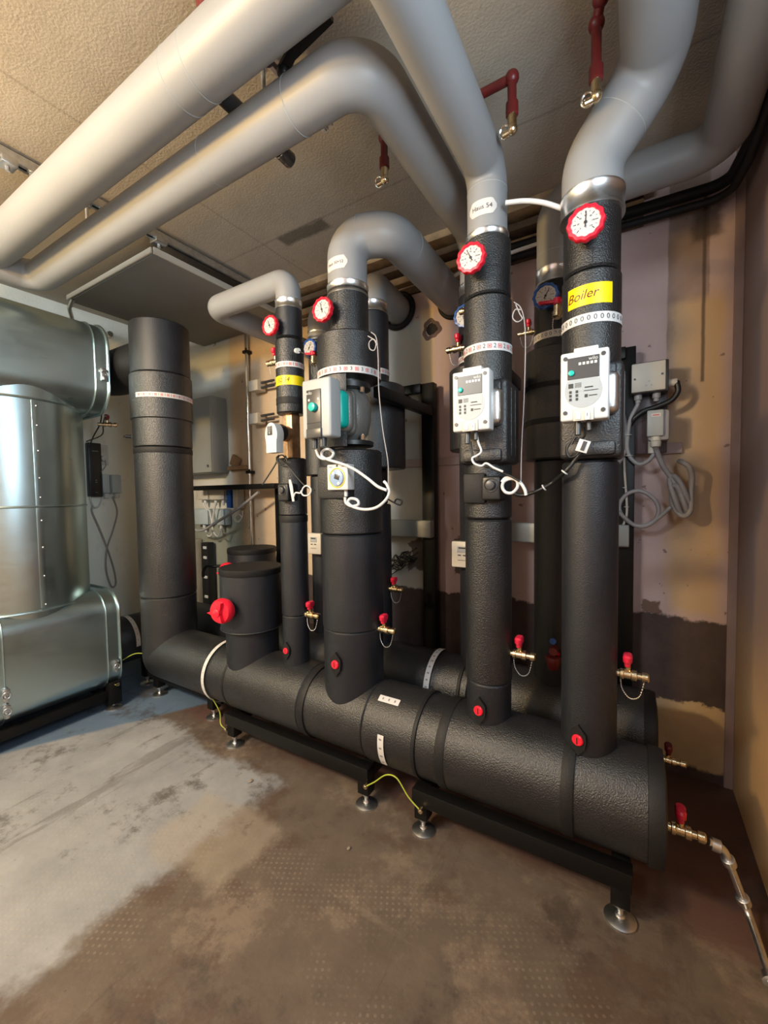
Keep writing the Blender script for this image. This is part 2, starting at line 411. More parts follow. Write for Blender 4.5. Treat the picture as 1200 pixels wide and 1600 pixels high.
def text_geo(txt, size, shear=0):
    """flat text: list of (u,v) verts and faces, centred"""
    key = (txt, size, shear)
    if key not in _tx:
        cu = bpy.data.curves.new('text', 'FONT'); cu.body = txt; cu.size = size; cu.align_x = 'CENTER'; cu.align_y = 'CENTER'; cu.shear = shear; cu.resolution_u = 3
        o = bpy.data.objects.new('text', cu); C.objects.link(o); bpy.context.view_layer.update()
        me = bpy.data.meshes.new_from_object(o.evaluated_get(bpy.context.evaluated_depsgraph_get()))
        _tx[key] = ([(p.co.x, p.co.y) for p in me.vertices], [tuple(f.vertices) for f in me.polygons])
        bpy.data.objects.remove(o); bpy.data.curves.remove(cu); bpy.data.meshes.remove(me)
    return _tx[key]
def wrapZ(cx, cy, r, z, a0):
    """maps (u,v) onto a vertical cylinder; a0 angle from -Y towards +X"""
    return lambda u, v: V((cx+r*math.sin(a0+u/r), cy-r*math.cos(a0+u/r), z+v))
def wrapX(cy, cz, r, x, b0):
    return lambda u, v: V((x+u, cy-r*math.cos(b0+v/r), cz+r*math.sin(b0+v/r)))
def put_text(b, txt, size, fn, du=0, dv=0, shear=0, rot=0):
    vs, fs = text_geo(txt, size, shear); c, s_ = math.cos(rot), math.sin(rot)
    b.add([fn(du+x*c-y*s_, dv+x*s_+y*c) for x, y in vs], fs); return b
def put_rect(b, fn, u0, u1, v0, v1, n=1):
    for i in range(n):
        a = u0+(u1-u0)*i/n; c = u0+(u1-u0)*(i+1)/n
        b.add([fn(a, v0), fn(c, v0), fn(c, v1), fn(a, v1)], [(0, 1, 2, 3)])
    return b
def flat(o, ux=(1, 0, 0), uy=(0, 0, 1)):
    o = V(o); ux = V(ux); uy = V(uy); return lambda u, v: o+ux*u+uy*v

# ------------------------------------------------------------------ room
XL, XR, YB, YF, ZC = -3.4, .36, 2.18, -1.6, 2.6
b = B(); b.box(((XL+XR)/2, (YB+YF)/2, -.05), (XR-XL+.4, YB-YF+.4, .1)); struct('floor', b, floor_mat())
b = B(); b.box(((XL+XR)/2, (YB+YF)/2, ZC+.05), (XR-XL+.4, YB-YF+.4, .1)); struct('ceiling', b, ceiling_mat())
b = B(); b.box(((XL+XR)/2, YB+.05, ZC/2), (XR-XL+.4, .1, ZC)); struct('wall_back', b, back_wall_mat())
b = B(); b.box((XL-.05, (YB+YF)/2, ZC/2), (.1, YB-YF, ZC)); struct('wall_left', b, side_wall_mat('pale_plaster', (.74, .77, .71), (.86, .88, .82)))
b = B(); b.box(((XL+XR)/2, YF-.05, ZC/2), (XR-XL+.4, .1, ZC)); struct('wall_front', b, side_wall_mat('pale_plaster_front', (.42, .40, .38), (.52, .5, .47)))
g = G('right_wall_plaster', .88)
_b = g.mix(g.noise(2.2, 6, .6), (.17, .12, .12), (.27, .20, .18)); _z = g.op('ADD', g.z, g.warp(2.5, .35))
_b = g.mix(g.step(_z, .95, .35), _b, g.mix(g.noise(5, 6), (.48, .28, .12), (.62, .40, .20)))  # ochre towards the floor: warm light put into the wall colour
rw = g.finish(_b, g.op('ADD', g.mul(g.noise(70, 5), .3), g.mul(g.noise(5, 4), .6)), .4, .01)
wy0, wy1, wz0, wz1 = -.40, .88, 1.5, 2.2
b = B(); b.box((XR+.05, (YF+wy0)/2, ZC/2), (.1, wy0-YF, ZC)); b.box((XR+.05, (YB+wy1)/2, ZC/2), (.1, YB-wy1, ZC))
b.box((XR+.05, (wy0+wy1)/2, wz0/2), (.1, wy1-wy0, wz0)); b.box((XR+.05, (wy0+wy1)/2, (wz1+ZC)/2), (.1, wy1-wy0, ZC-wz1)); struct('wall_right', b, rw)
b = B()
for yy in (wy0+.02, wy1-.02): b.box((XR+.05, yy, (wz0+wz1)/2), (.06, .04, wz1-wz0))
for zz in (wz0+.02, wz1-.02): b.box((XR+.05, (wy0+wy1)/2, zz), (.06, wy1-wy0, .04))
struct('window_1', b, 'white')
b = B(); b.box((-.64, YB-.008, 1.43), (1.62, .016, .045), .003); struct('trim_1', b, mat('ledge_plaster', (.40, .31, .305), .9, bump=.3, scale=30, var=.1))
b = B(); b.box((.345, YB-.006, 1.3), (.03, .012, 2.6), .002); struct('trim_2', b, mat('corner_plaster', (.30, .22, .2), .9, bump=.3, scale=30, var=.15))

# lower grey board under the ceiling on the left
t = thing('ceiling_panel', 'grey flat board hung under the ceiling in the far left corner', 'ceiling panel', (-2.55, 1.7, 2.47))
obj('board', B().box((-2.555, 1.70, 2.49), (.93, .94, .025), .002), 'panel', t)
obj('edge_strip', B().box((-2.085, 1.70, 2.495), (.008, .94, .034), .001).box((-2.555, 1.222, 2.495), (.93, .008, .028), .001), M['beige'], t, label='pale edge strip')
b = B().tube(fillet([(-2.98, 1.235, 2.48), (-3.03, 1.235, 2.44), (-3.12, 1.3, 2.34)], .02), .012, 8); obj('corner_bracket', b, 'steel', t)
# timber lining above the back wall
for i, (y0, z0, h, mm, lab) in enumerate([(2.16, 2.40, .04, 'wood_dark', 'dark lowest timber strip under the ceiling edge of the back wall'),
                                          (2.13, 2.455, .04, 'wood', 'brown middle timber strip above the back wall'),
                                          (2.08, 2.51, .035, 'wood_dark', 'dark upper timber strip above the back wall'),
                                          (2.02, 2.56, .04, 'wood', 'light brown uppermost timber plank against the ceiling')]):
    tag(obj('timber_strip', B().box(((-1.95+0.02)/2, (y0+2.18)/2, z0+h/2), (1.97, 2.18-y0+.001, h), .004), mm), lab, 'timber', 'timber strips above the back wall')

# ------------------------------------------------------------------ generic pipe parts
def tape_band(parent, cx, cy, r, z, h, sym='0', a0=0, full=True, arc=None, digits=True, colr=True, start=-90, n=14):
    rr = r+.0012
    b = B()
    A0, A1 = (0, 2*PI) if not arc else arc
    m = 64
    if not arc: b.lathe([(rr, -h/2), (rr, h/2)], (cx, cy, z), 'Z', m); b.f = [f for f in b.f if len(f) == 4]
    else:
        fn = wrapZ(cx, cy, rr, z, 0); put_rect(b, fn, A0*rr, A1*rr, -h/2, h/2, 40)
    tp = obj('number_tape', b, 'tape', parent, label='white tape printed with a row of small marks')
    if digits:
        d1, d2 = B(), B(); k = 0
        for i in range(n):
            a = (math.radians(-75+i*170/n)+a0) if not arc else A0+(A1-A0)*(i+.5)/n
            if arc and not (A0+.06 < a < A1-.06): continue
            fn = wrapZ(cx, cy, rr+.0006, z, a)
            if i % 2 == 0 or not colr: put_text(d1, sym, h*.72, fn)
            else:
                q = h*.24
                for (u0, u1, v0, v1) in ((-q, q, q*.7, q), (-q, q, -q, -q*.7), (-q, -q*.7, -q, q), (q*.7, q, -q, q), (-q*.4, q*.4, -q*.4, q*.4)): put_rect(d2, fn, u0, u1, v0, v1)
        obj('tape_numerals', d1, 'ink', tp, smooth=False)
        if d2.v: obj('tape_symbols', d2, 'redink' if colr else 'ink', tp, smooth=False)
    return tp
def riser(label, X, Y, segs, band=None, taps=(), group=None, plug=None):
    """segs: list (name, z0, z1, r, material)"""
    t = thing('insulated_riser', label, 'pipe', (X, Y, segs[0][1]), 0, group)
    for nm, z0, z1, r, mm in segs:
        e = .006
        obj(nm, B().lathe([(r-e, z0), (r, z0+e), (r, z1-e), (r-e, z1)], (X, Y, 0), 'Z', 64), mm, t)
    if band:
        z0, z1, r = band
        b = B().lathe([(r-.002, z0), (r, z0), (r, z0+.008), (r-.0015, z0+.010), (r-.0015, z1-.010), (r, z1-.008), (r, z1), (r-.002, z1)], (X, Y, 0), 'Z', 64)
        obj('metal_collar', b, 'alu', t, label='shiny aluminium collar')
    return t
def plug(parent, X, Y, r, z, a, s=1):
    """diamond shaped rubber seat with a slotted red cap"""
    d = V((math.sin(a), -math.cos(a), 0)); o = V((X, Y, z))+d*(r-.012*s)
    e1 = V((math.cos(a), math.sin(a), 0)); e2 = V((0, 0, 1))
    poly = [(.0, .045), (.022, .02), (.024, 0), (.02, -.022), (0, -.05), (-.02, -.022), (-.024, 0), (-.022, .02)]
    b = B().prism([(p*s, q*s) for p, q in poly], o, e1, e2, d*.020*s)
    st = obj('plug_seat', b, 'foam_dark', parent)
    cp = st; obj('plug_cap', B().lathe([(.0165*s, .0), (.0165*s, .014*s), (.014*s, .017*s), (0, .017*s)], o+d*.010*s, d, 24), 'red', st, label='round red plug cap')
    fn = lambda u, v: o+d*(.0275*s if s < 2 else 0)+e1*u+e2*v
    q = B(); put_rect(q, fn, -.002*s, .002*s, -.010*s, .010*s); obj('plug_slot', q, 'ink', st, smooth=False)
    return st

# ------------------------------------------------------------------ front manifold
HY, HZ, HR = 1.414, .327, .150
BY = 1.83
def manifold(label, Y, x0, x1, cuts, bands):
    t = thing('distribution_manifold', label, 'pipe', ((x0+x1)/2, Y, HZ-HR))
    xs = [x0]+cuts+[x1]
    for i in range(len(xs)-1):
        r = HR+(.004 if i % 2 else 0); e = .006
        obj('insulation_section', B().lathe([(r-e, xs[i]), (r, xs[i]+e), (r, xs[i+1]-e), (r-e, xs[i+1])], (0, Y, HZ), 'X', 72), 'foam', t)
    for xa, wd in bands:
        obj('seam_tape', B().lathe([(HR+.0055, xa-wd/2), (HR+.0065, xa-wd/2+.002), (HR+.0065, xa+wd/2-.002), (HR+.0055, xa+wd/2)], (0, Y, HZ), 'X', 72), 'foam_dark', t, label='matt black seam band')
    return t
fm = manifold('long black foam-insulated manifold pipe lying along the front, nearest the floor', HY, -2.368, .045,
              [-1.70, -1.22, -.888, -.666, -.57, -.163], [(-1.70, .012), (-1.20, .035), (-.666, .014), (-.565, .035), (-.163, .035)])
obj('end_cap', B().lathe([(HR-.01, .0), (HR+.004, .0), (HR+.006, .02), (HR+.002, .038), (HR-.05, .045), (0, .047)], (.04, HY, HZ), 'X', 64), 'foam_dark', fm)
obj('elbow_joint', B().sphere((-2.368, HY, HZ), HR, 40), 'foam', fm)
def xstrap(parent, Y, x, wd, b0, b1, sym):
    rr = HR+.0085; b = B(); n = 40
    fn = wrapX(Y, HZ, rr, x, 0)
    for i in range(n):
        a = b0+(b1-b0)*i/n; c = b0+(b1-b0)*(i+1)/n
        b.add([fn(-wd/2, a*rr), fn(wd/2, a*rr), fn(wd/2, c*rr), fn(-wd/2, c*rr)], [(0, 1, 2, 3)])
    tp = obj('number_tape', b, 'tape', parent, label='white tape printed with a row of small marks')
    d = B(); k = int((b1-b0)*rr/.03)
    for i in range(k):
        fn2 = wrapX(Y, HZ, rr+.0006, x, b0+(i+.5)*(b1-b0)/k)
        put_text(d, sym, wd*.6, fn2, rot=PI/2)
    obj('tape_numerals', d, 'ink', tp, smooth=False)
xstrap(fm, HY, -1.845, .022, -PI*.45, PI*.62, '1')
xstrap(fm, HY, -.795, .026, -.62, .22, '8')
# short tape piece lying across the top, along the pipe
b = B(); fn = wrapX(HY, HZ, HR+.006, -.80, 1.02)
for i in range(8): put_rect(b, fn, -.045, .045, -.013+i*.00325, -.013+(i+1)*.00325)
tp = obj('number_tape', b, 'tape', fm, label='short white tape piece on top of the pipe'); d = B()
for i in range(3): put_text(d, '8', .014, wrapX(HY, HZ, HR+.0068, -.826+i*.026, 1.02))
obj('tape_numerals', d, 'ink', tp, smooth=False)

bk = manifold('black foam-insulated manifold pipe behind the front one, close to the back wall', BY, -2.85, .045,
              [-1.9, -1.3, -.62], [(-1.9, .03), (-1.3, .03), (-.66, .014)])
obj('end_cap', B().lathe([(HR-.01, .0), (HR+.004, .0), (HR+.006, .02), (HR+.002, .038), (HR-.05, .045), (0, .047)], (.035, BY, HZ), 'X', 64), 'foam_dark', bk)
xstrap(bk, BY, -.81, .028, -.6, PI*.6, '8')
obj('elbow_joint', B().sphere((-2.85, BY, HZ), HR, 32), 'foam', bk)
# short connection from the tank to the back manifold
t = thing('connecting_pipe', 'short black insulated pipe between the lower tank box and the back manifold', 'pipe', (-2.85, 1.5, HZ-HR))
obj('insulation', B().cyl((-2.85, 1.26, HZ), (-2.85, BY-.02, HZ), HR-.002, 64, .004), 'foam_fine', t)
b = B(); b.lathe([(HR+.001, -.013), (HR+.001, .013)], (-2.85, 1.40, HZ), 'Y', 64, PI*-.55, PI*.55); obj('number_tape', b, 'tape', t, label='white number tape around the pipe')
d = B()
for i in range(14):
    a = -PI*.5+i*PI/13
    c, s_ = math.cos(a), math.sin(a); o = V((-2.85, 1.40, HZ)); rr = HR+.002
    # local frame on the Y-axis cylinder
    nrm = V((c, 0, s_)) ; tan_ = V((-s_, 0, c))
    put_text(d, '0', .013, lambda u, v, o=o, nrm=nrm, tan_=tan_: o+nrm*rr+tan_*v+V((0, 1, 0))*u)
obj('tape_numerals', d, 'ink', t, smooth=False)

# ------------------------------------------------------------------ front risers
L_ = riser('widest tall black insulated riser at the left end of the manifold', -2.368, HY, [
    ('lower_insulation', HZ, .68, .150, 'foam'), ('middle_insulation', .682, 1.53, .152, 'foam'), ('upper_insulation', 1.535, 1.71, .155, 'foam'),
    ('sleeve', 1.69, 1.945, .163, 'foam'), ('top_insulation', 1.945, 2.235, .156, 'foam_fine')])
obj('seam_tape', B().lathe([(.1535, 1.50), (.1545, 1.502), (.1545, 1.53), (.1535, 1.532)], (-2.368, HY, 0), 'Z', 64), 'foam_dark', L_)
obj('side_branch', B().tube(fillet([(-2.40, HY, 2.05), (-2.93, HY, 2.05), (-2.93, 1.24, 2.05)], .10), .135, 32), 'foam_dark', L_)
obj('vent_stub', B().cyl((-2.46, 1.28, 1.60), (-2.472, 1.255, 1.60), .010, 16).cyl((-2.472, 1.255, 1.60), (-2.476, 1.246, 1.6), .006, 12), 'blackplastic', L_)
tape_band(L_, -2.368, HY, .163, 1.815, .026, '1', arc=(.15, 2.95), n=30)
R1 = riser('thinnest black insulated riser in front, with yellow tape and actuator', -1.351, HY, [
    ('lower_insulation', HZ, .70, .061, 'foam_fine'), ('middle_insulation', .70, 1.16, .0625, 'foam_fine'), ('valve_section_insulation', 1.16, 1.42, .064, 'foam'),
    ('upper_insulation', 1.62, 1.95, .0635, 'foam'), ('top_insulation', 1.955, 2.10, .059, 'foam_fine')], (2.085, 2.125, .0605))
obj('seam_tape', B().lathe([(.0642, 1.13), (.065, 1.132), (.065, 1.158), (.0642, 1.16)], (-1.351, HY, 0), 'Z', 48).lathe([(.0647, 1.66), (.0652, 1.662), (.0652, 1.688), (.0647, 1.69)], (-1.351, HY, 0), 'Z', 48), 'foam_dark', R1)
plug(R1, -1.351, HY, .063, .545, math.radians(0), .85)
tape_band(R1, -1.351, HY, .0637, 1.832, .024, '1', a0=.6)
R3 = riser('thickest front riser with the teal and grey pump built into it', -1.02, HY, [
    ('lower_insulation', HZ, .70, .126, 'foam_fine'), ('middle_insulation', .70, 1.09, .1285, 'foam_fine'), ('upper_insulation', 1.093, 1.43, .130, 'foam'),
    ('pump_jacket', 1.72, 1.89, .130, 'foam'), ('top_insulation', 1.89, 2.08, .084, 'foam')], (2.055, 2.10, .0855))
plug(R3, -1.02, HY, .128, .575, math.radians(2), 1.05)
tape_band(R3, -1.02, HY, .1305, 1.735, .028, '3', a0=.35, n=18)
R4 = riser('black insulated riser in front below the label reading Haus 54', -.436, HY, [
    ('lower_insulation', HZ, .60, .0765, 'foam_fine'), ('middle_insulation', .60, 1.16, .0785, 'foam'), ('valve_section_insulation', 1.163, 1.36, .0787, 'foam'),
    ('upper_insulation', 1.60, 1.895, .0795, 'foam'), ('top_insulation', 1.90, 2.09, .0765, 'foam')], (2.065, 2.11, .071))
plug(R4, -.436, HY, .078, .515, math.radians(-6), 1)
tape_band(R4, -.436, HY, .0797, 1.725, .028, '2', a0=.2)
R5 = riser('rightmost black front riser with yellow tape reading Boiler', -.119, HY, [
    ('lower_insulation', HZ, 1.34, .0785, 'foam_fine'), ('upper_insulation', 1.60, 1.885, .0805, 'foam'), ('top_insulation', 1.89, 2.07, .0775, 'foam')], (2.06, 2.125, .088))
plug(R5, -.119, HY, .0785, .505, math.radians(-14), 1)
tape_band(R5, -.119, HY, .0807, 1.745, .028, '0', a0=.05, colr=False)
# longitudinal seams on the top pieces
for rr_, X, r, z0, z1, a in ((R5, -.119, .0777, 1.89, 2.06, .12), (R4, -.436, .0767, 1.9, 2.06, -.05), (R3, -1.02, .0842, 1.9, 2.05, .1)):
    d = B(); fn = wrapZ(X, HY, r+.0004, 0, a); put_rect(d, fn, -.001, .001, z0, z1); fn = wrapZ(X, HY, r+.0004, 0, a); put_rect(d, fn, 0, .06, (z0+z1)/2-.001, (z0+z1)/2+.001, 8)
    obj('seam_line', d, 'hole', rr_, smooth=False)
# yellow hand-written tapes
def note(parent, X, r, z, h, a0, w_, txt, size, du=0):
    b = B(); fn = wrapZ(X, HY, r, z, a0); put_rect(b, fn, -w_/2, w_/2, -h/2, h/2, 24)
    n = obj('yellow_note', b, 'yellow', parent, smooth=True, label='yellow tape with handwriting')
    d = B(); put_text(d, txt, size, wrapZ(X, HY, r+.0006, z, a0), du, 0, .35, .06); obj('handwriting', d, 'darkred', n, smooth=False)
note(R5, -.119, .0812, 1.812, .058, .02, .128, 'Boiler', .036, -.022)
note(R1, -1.351, .0643, 1.762, .042, .55, .19, '52/54', .026, -.022)

# stubs with flat caps
def stub(label, X, Y, top):
    t = thing('capped_stub', label, 'pipe', (X, Y, HZ), 0)
    obj('neck', B().lathe([(.128, HZ), (.128, .60)], (X, Y, 0), 'Z', 64), 'foam_fine', t)
    obj('jacket', B().lathe([(.128, .595), (.150, .60), (.150, top-.03), (.148, top-.03)], (X, Y, 0), 'Z', 64), 'foam_fine', t)
    obj('lid', B().lathe([(.150, top-.032), (.153, top-.028), (.153, top-.004), (.149, top), (0, top)], (X, Y, 0), 'Z', 64), 'foam_dark', t)
    obj('rim_bead', B().torus((X, Y, .602), .1505, .0035, 'Z', 64, 8), 'foam_fine', t)
    return t
stub('short wide black capped stub on the front manifold beside the big red knob', -1.649, HY, .90)
stub('short wide black capped stub on the back manifold, seen over the front one', -2.12, BY, .92)
def big_knob(label, o, loc=(0, 0, 0)):
    t = thing('vent_knob', label, 'knob', o, math.radians(14), 'large red knobs on the capped stubs')
    o = V(o)
    b = B().lathe([(.030, .0), (.054, .004), (.058, .016), (.058, .034), (.050, .046), (.020, .050), (.018, .070), (.012, .073), (0, .074)], (0, 0, 0), (0, -1, 0), 48)
    obj('dial_cap', b, 'red', t, local=True)
    star = [(( .052 if k % 8 == 0 else (.030 if k % 8 in (1, 7) else .019))*math.sin(k*2*PI/24+.5), (.052 if k % 8 == 0 else (.030 if k % 8 in (1, 7) else .019))*math.cos(k*2*PI/24+.5)) for k in range(24)]
    b = B().prism(star, (0, -.046, 0), (1, 0, 0), (0, 0, 1), (0, -.020, 0))
    obj('grip', b, 'red', t, local=True)
    obj('stem', B().cyl((0, .05, 0), (0, 0, 0), .016, 20), 'brass', t, local=True)
    return t
k1 = big_knob('large red knob facing out from the front stub', (-1.632, 1.245, .722))
dup(k1, (-2.13, 1.665, .79), 'large red knob half hidden behind the front stub')
b = B().tube(spline([(-2.262, 1.78, .79), (-2.30, 1.72, .80), (-2.33, 1.69, .80), (-2.38, 1.68, .80), (-2.40, 1.67, .77), (-2.405, 1.67, .73)]), .010, 10); tag(obj('hose_tail', b, 'blackplastic'), 'short black bent hose hanging behind the front stub', 'hose')

# ------------------------------------------------------------------ back risers
def brs(label, X, r, segs, band): return riser(label, X, BY, segs, band, group=None)
B1 = brs('thin black riser on the back manifold, left of the pump riser', -1.53, .06, [('lower_insulation', HZ, 1.36, .060, 'foam_fine'), ('pump_jacket', 1.36, 1.80, .085, 'shell'), ('top_insulation', 1.80, 2.11, .056, 'foam_fine')], (2.11, 2.16, .058))
B3 = brs('black riser on the back manifold hidden behind the pump riser', -1.17, .08, [('lower_insulation', HZ, 1.2, .085, 'foam_fine'), ('pump_jacket', 1.38, 1.80, .165, 'shell'), ('neck', 1.2, 1.38, .07, 'foam_fine'), ('top_insulation', 1.80, 2.17, .085, 'foam_fine')], (2.17, 2.225, .082))
B4 = brs('black riser on the back manifold behind the riser labelled Haus 54', -.616, .08, [('lower_insulation', HZ, 1.44, .078, 'foam_fine'), ('pump_jacket', 1.44, 1.80, .12, 'shell'), ('top_insulation', 1.80, 2.12, .078, 'foam_fine')], (2.12, 2.17, .075))
B5 = brs('black riser on the back manifold behind the riser reading Boiler', -.286, .08, [('lower_insulation', HZ, 1.38, .079, 'foam_fine'), ('pump_jacket', 1.38, 1.82, .115, 'shell'), ('top_insulation', 1.82, 2.02, .08, 'foam_fine'), ('neck', 2.02, 2.10, .060, 'foam_dark')], (2.08, 2.14, .078))
tape_band(B3, -1.17, BY, .0855, 1.87, .028, '3', a0=.6)
tape_band(B4, -.616, BY, .0785, 1.84, .028, '2', a0=-.2)
tape_band(B5, -.286, BY, .0805, 1.87, .028, '0', a0=0, colr=False)
obj('seam_tape', B().lathe([(.118, 1.66), (.118, 1.68)], (-.286, BY, 0), 'Z', 48).lathe([(.118, 1.52), (.118, 1.54)], (-.286, BY, 0), 'Z', 48), 'foam_dark', B5)
plug(B5, -.286, BY, .078, .60, math.radians(15), .8)

# ------------------------------------------------------------------ grey PVC jacketed pipes
def pvc(label, pts, R_, r, seams=(), collar=None, n=40, name='grey_jacketed_pipe'):
    t = thing(name, label, 'pipe', tuple(V(pts[0])))
    path = fillet(pts, R_, 14); obj('jacket', B().tube(path, r, n), 'pvc', t)
    for a, d in seams:
        d = V(d).normalized(); obj('jacket_seam', B().lathe([(r+.0002, -.0012), (r+.0011, 0), (r+.0002, .0012)], a, d, n), 'grey', t)
    return t
P1 = pvc('wide grey jacketed pipe nearest the camera, crossing under the ceiling at upper left', [(-3.25, .74, 2.40), (.0, .74, 2.40)], .1, .0765,
         [((-1.08, .74, 2.40), (1, 0, 0)), ((-1.0, .74, 2.40), (1, .08, 0))])
P2 = pvc('grey jacketed pipe parallel behind the first, bending back over the risers', [(-2.60, .2, 2.36), (-2.60, .925, 2.367), (-.602, .925, 2.355), (-.616, BY, 2.39), (-.616, BY, 2.16)], [.085, .10, .10], .070,
         [((-.83, .925, 2.356), (1, 0, 0)), ((-1.2, .925, 2.359), (1, 0, 0))])
P4 = pvc('grey jacketed pipe above the riser labelled Haus 54', [(-.436, HY, 2.09), (-.436, HY, 2.335), (-.436, -.6, 2.335)], [.075], .0655, [((-.436, HY, 2.255), (0, 0, 1))])
P5 = pvc('wide grey jacketed pipe rising from the Boiler riser and bending twice', [(-.119, HY, 2.08), (-.119, HY, 2.225), (.036, 1.40, 2.415), (.036, -.6, 2.415)], [.13, .10], .083, [((-.119+.155*.45, HY-.014*.45, 2.225+.19*.45), (.155, -.014, .19))])
PR = pvc('grey jacketed pipe in the back right corner bending along the right wall', [(-.286, BY, 2.12), (-.286, BY, 2.41), (.245, BY, 2.41), (.245, -.6, 2.41)], [.085, .10], .070, [((-.286, BY, 2.2), (0, 0, 1))])
P3 = pvc('grey jacketed pipe arching from the pump riser into the back wall', [(-1.02, HY, 2.08), (-1.02, HY, 2.30), (-.856, 1.50, 2.31), (-.853, 2.20, 2.30)], [.10, .11], .081,
         [((-.975, HY+.024, 2.3), (1, .4, 0)), ((-.855, 1.62, 2.31), (0, 1, 0))])
P1b = pvc('thin grey jacketed pipe above the thinnest front riser, turning left then back', [(-1.351, HY, 2.10), (-1.351, HY, 2.222), (-1.87, HY, 2.222), (-1.87, 2.2, 2.222)], [.07, .06], .056)
PB1 = pvc('short grey jacketed elbow on the thin back riser', [(-1.53, BY, 2.13), (-1.53, BY, 2.28), (-1.53, 2.2, 2.28)], [.07], .057)
PB3 = pvc('grey jacketed elbow entering the round sleeve in the back wall', [(-1.17, BY, 2.19), (-1.17, BY, 2.325), (-1.2, 2.2, 2.325)], [.09], .078)
def wall_ring(label, x, z, R_, r, y=2.175):
    tag(obj('wall_sleeve', B().torus((x, y, z), R_, r, 'Y', 48, 10), 'foam_dark'), label, 'pipe sleeve', None)
wall_ring('black rubber ring where the grey elbow enters the back wall', -1.2, 2.325, .095, .016, 2.165)
wall_ring('black rubber ring around the arching grey pipe at the back wall', -.853, 2.30, .088, .012)
# label on pipes
def house_label(parent, X, Y, r, z, a0, txt, size, w_, h):
    b = B(); fn = wrapZ(X, Y, r, z, a0)
    # hexagon wrapped
    n = 16
    for i in range(n):
        u0 = -w_/2+w_*i/n; u1 = -w_/2+w_*(i+1)/n
        def hh(u): return min(h/2, (w_/2-abs(u))*1.4+h*.12)
        b.add([fn(u0, -hh(u0)), fn(u1, -hh(u1)), fn(u1, hh(u1)), fn(u0, hh(u0))], [(0, 1, 2, 3)])
    l = obj('house_label', b, 'tape', parent, label='white hexagonal sticker with black writing')
    d = B(); put_text(d, txt, size, wrapZ(X, Y, r+.0006, z, a0)); obj('label_text', d, 'ink', l, smooth=False)
house_label(P4, -.436, HY, .0665, 2.175, math.radians(2), 'Haus 54', .021, .098, .05)
house_label(P3, -1.02, HY, .082, 2.165, math.radians(-2), 'Haus 50+52', .016, .11, .05)

# ------------------------------------------------------------------ gauges
def gauge(label, loc, ring='red', needle=-.4, s=1):
    t = thing('dial_thermometer', label, 'thermometer', loc, 0, 'dial thermometers on the risers')
    bump = lambda a: 1+.035*math.cos(12*a)
    b = B().lathe([(.030, 0), (.046, .0), (.048, .004), (.048, .016), (.046, .020), (.038, .021), (.037, .016), (.030, .016)], (0, 0, 0), (0, -1, 0), 96, bumps=bump)
    obj('bezel', b, ring, t, local=True, label='scalloped red bezel' if ring == 'red' else 'scalloped blue bezel')
    f = obj('dial_face', B().lathe([(.0375, .014), (.0375, .0165), (0, .0165)], (0, 0, 0), (0, -1, 0), 48), 'dial', t, local=True)
    d = B(); fn = lambda u, v: V((u, -.0172, v))
    for k in range(13):
        a = math.radians(-135+k*270/12); L0 = .026 if k % 2 else .0235
        p = V((math.sin(a), math.cos(a))); q = V((p.y, -p.x))*(.0009 if k % 2 == 0 else .0004)
        d.add([fn(*(p*L0+q)), fn(*(p*L0-q)), fn(*(p*.031-q)), fn(*(p*.031+q))], [(0, 1, 2, 3)])
    for k, s_ in enumerate(('0', '20', '40', '60', '80', '100', '120')):
        a = math.radians(-135+k*45); put_text(d, s_, .006, fn, math.sin(a)*.0185, math.cos(a)*.0185)
    put_text(d, '°C', .007, fn, 0, -.013)
    obj('dial_marks', d, 'ink', f, smooth=False, local=True)
    c_, s_ = math.cos(needle), math.sin(needle)
    d = B().prism([(-.0015, -.012), (.0015, -.012), (.0006, .029), (-.0006, .029)], (0, -.0178, 0), (c_, 0, -s_), (s_, 0, c_), (0, -.001, 0)).lathe([(.004, 0), (.004, .002), (0, .002)], (0, -.0175, 0), (0, -1, 0), 16)
    obj('needle', d, 'ink', f, smooth=False, local=True)
    obj('stem', B().cyl((0, .035, 0), (0, -.002, 0), .012, 16), 'blackplastic', t, local=True)
    t.scale = (s, s, s)
    return t
g5 = gauge('red-rimmed thermometer on the riser reading Boiler, largest of them', (-.123, 1.30, 1.985), 'red', .05, 1.0)
g4 = gauge('red-rimmed thermometer under the sticker reading Haus 54', (-.449, 1.30, 1.99), 'red', -.45, .97)
g3 = gauge('red-rimmed thermometer above the teal pump', (-1.052, 1.30, 1.975), 'red', -.25, .98)
g1 = gauge('red-rimmed thermometer on the thinnest front riser, smallest in view', (-1.372, 1.33, 1.995), 'red', -.35, .90)
gb5 = gauge('blue-rimmed thermometer on the back riser beside the Boiler riser', (-.30, 1.72, 2.0), 'blue', .5)
gb1 = dup(gb5, (-1.50, 1.735, 2.04), 'blue-rimmed thermometer between the thinnest riser and the pump riser')
gb4 = dup(gb5, (-.625, 1.72, 2.0), 'thermometer half hidden left of the riser labelled Haus 54')

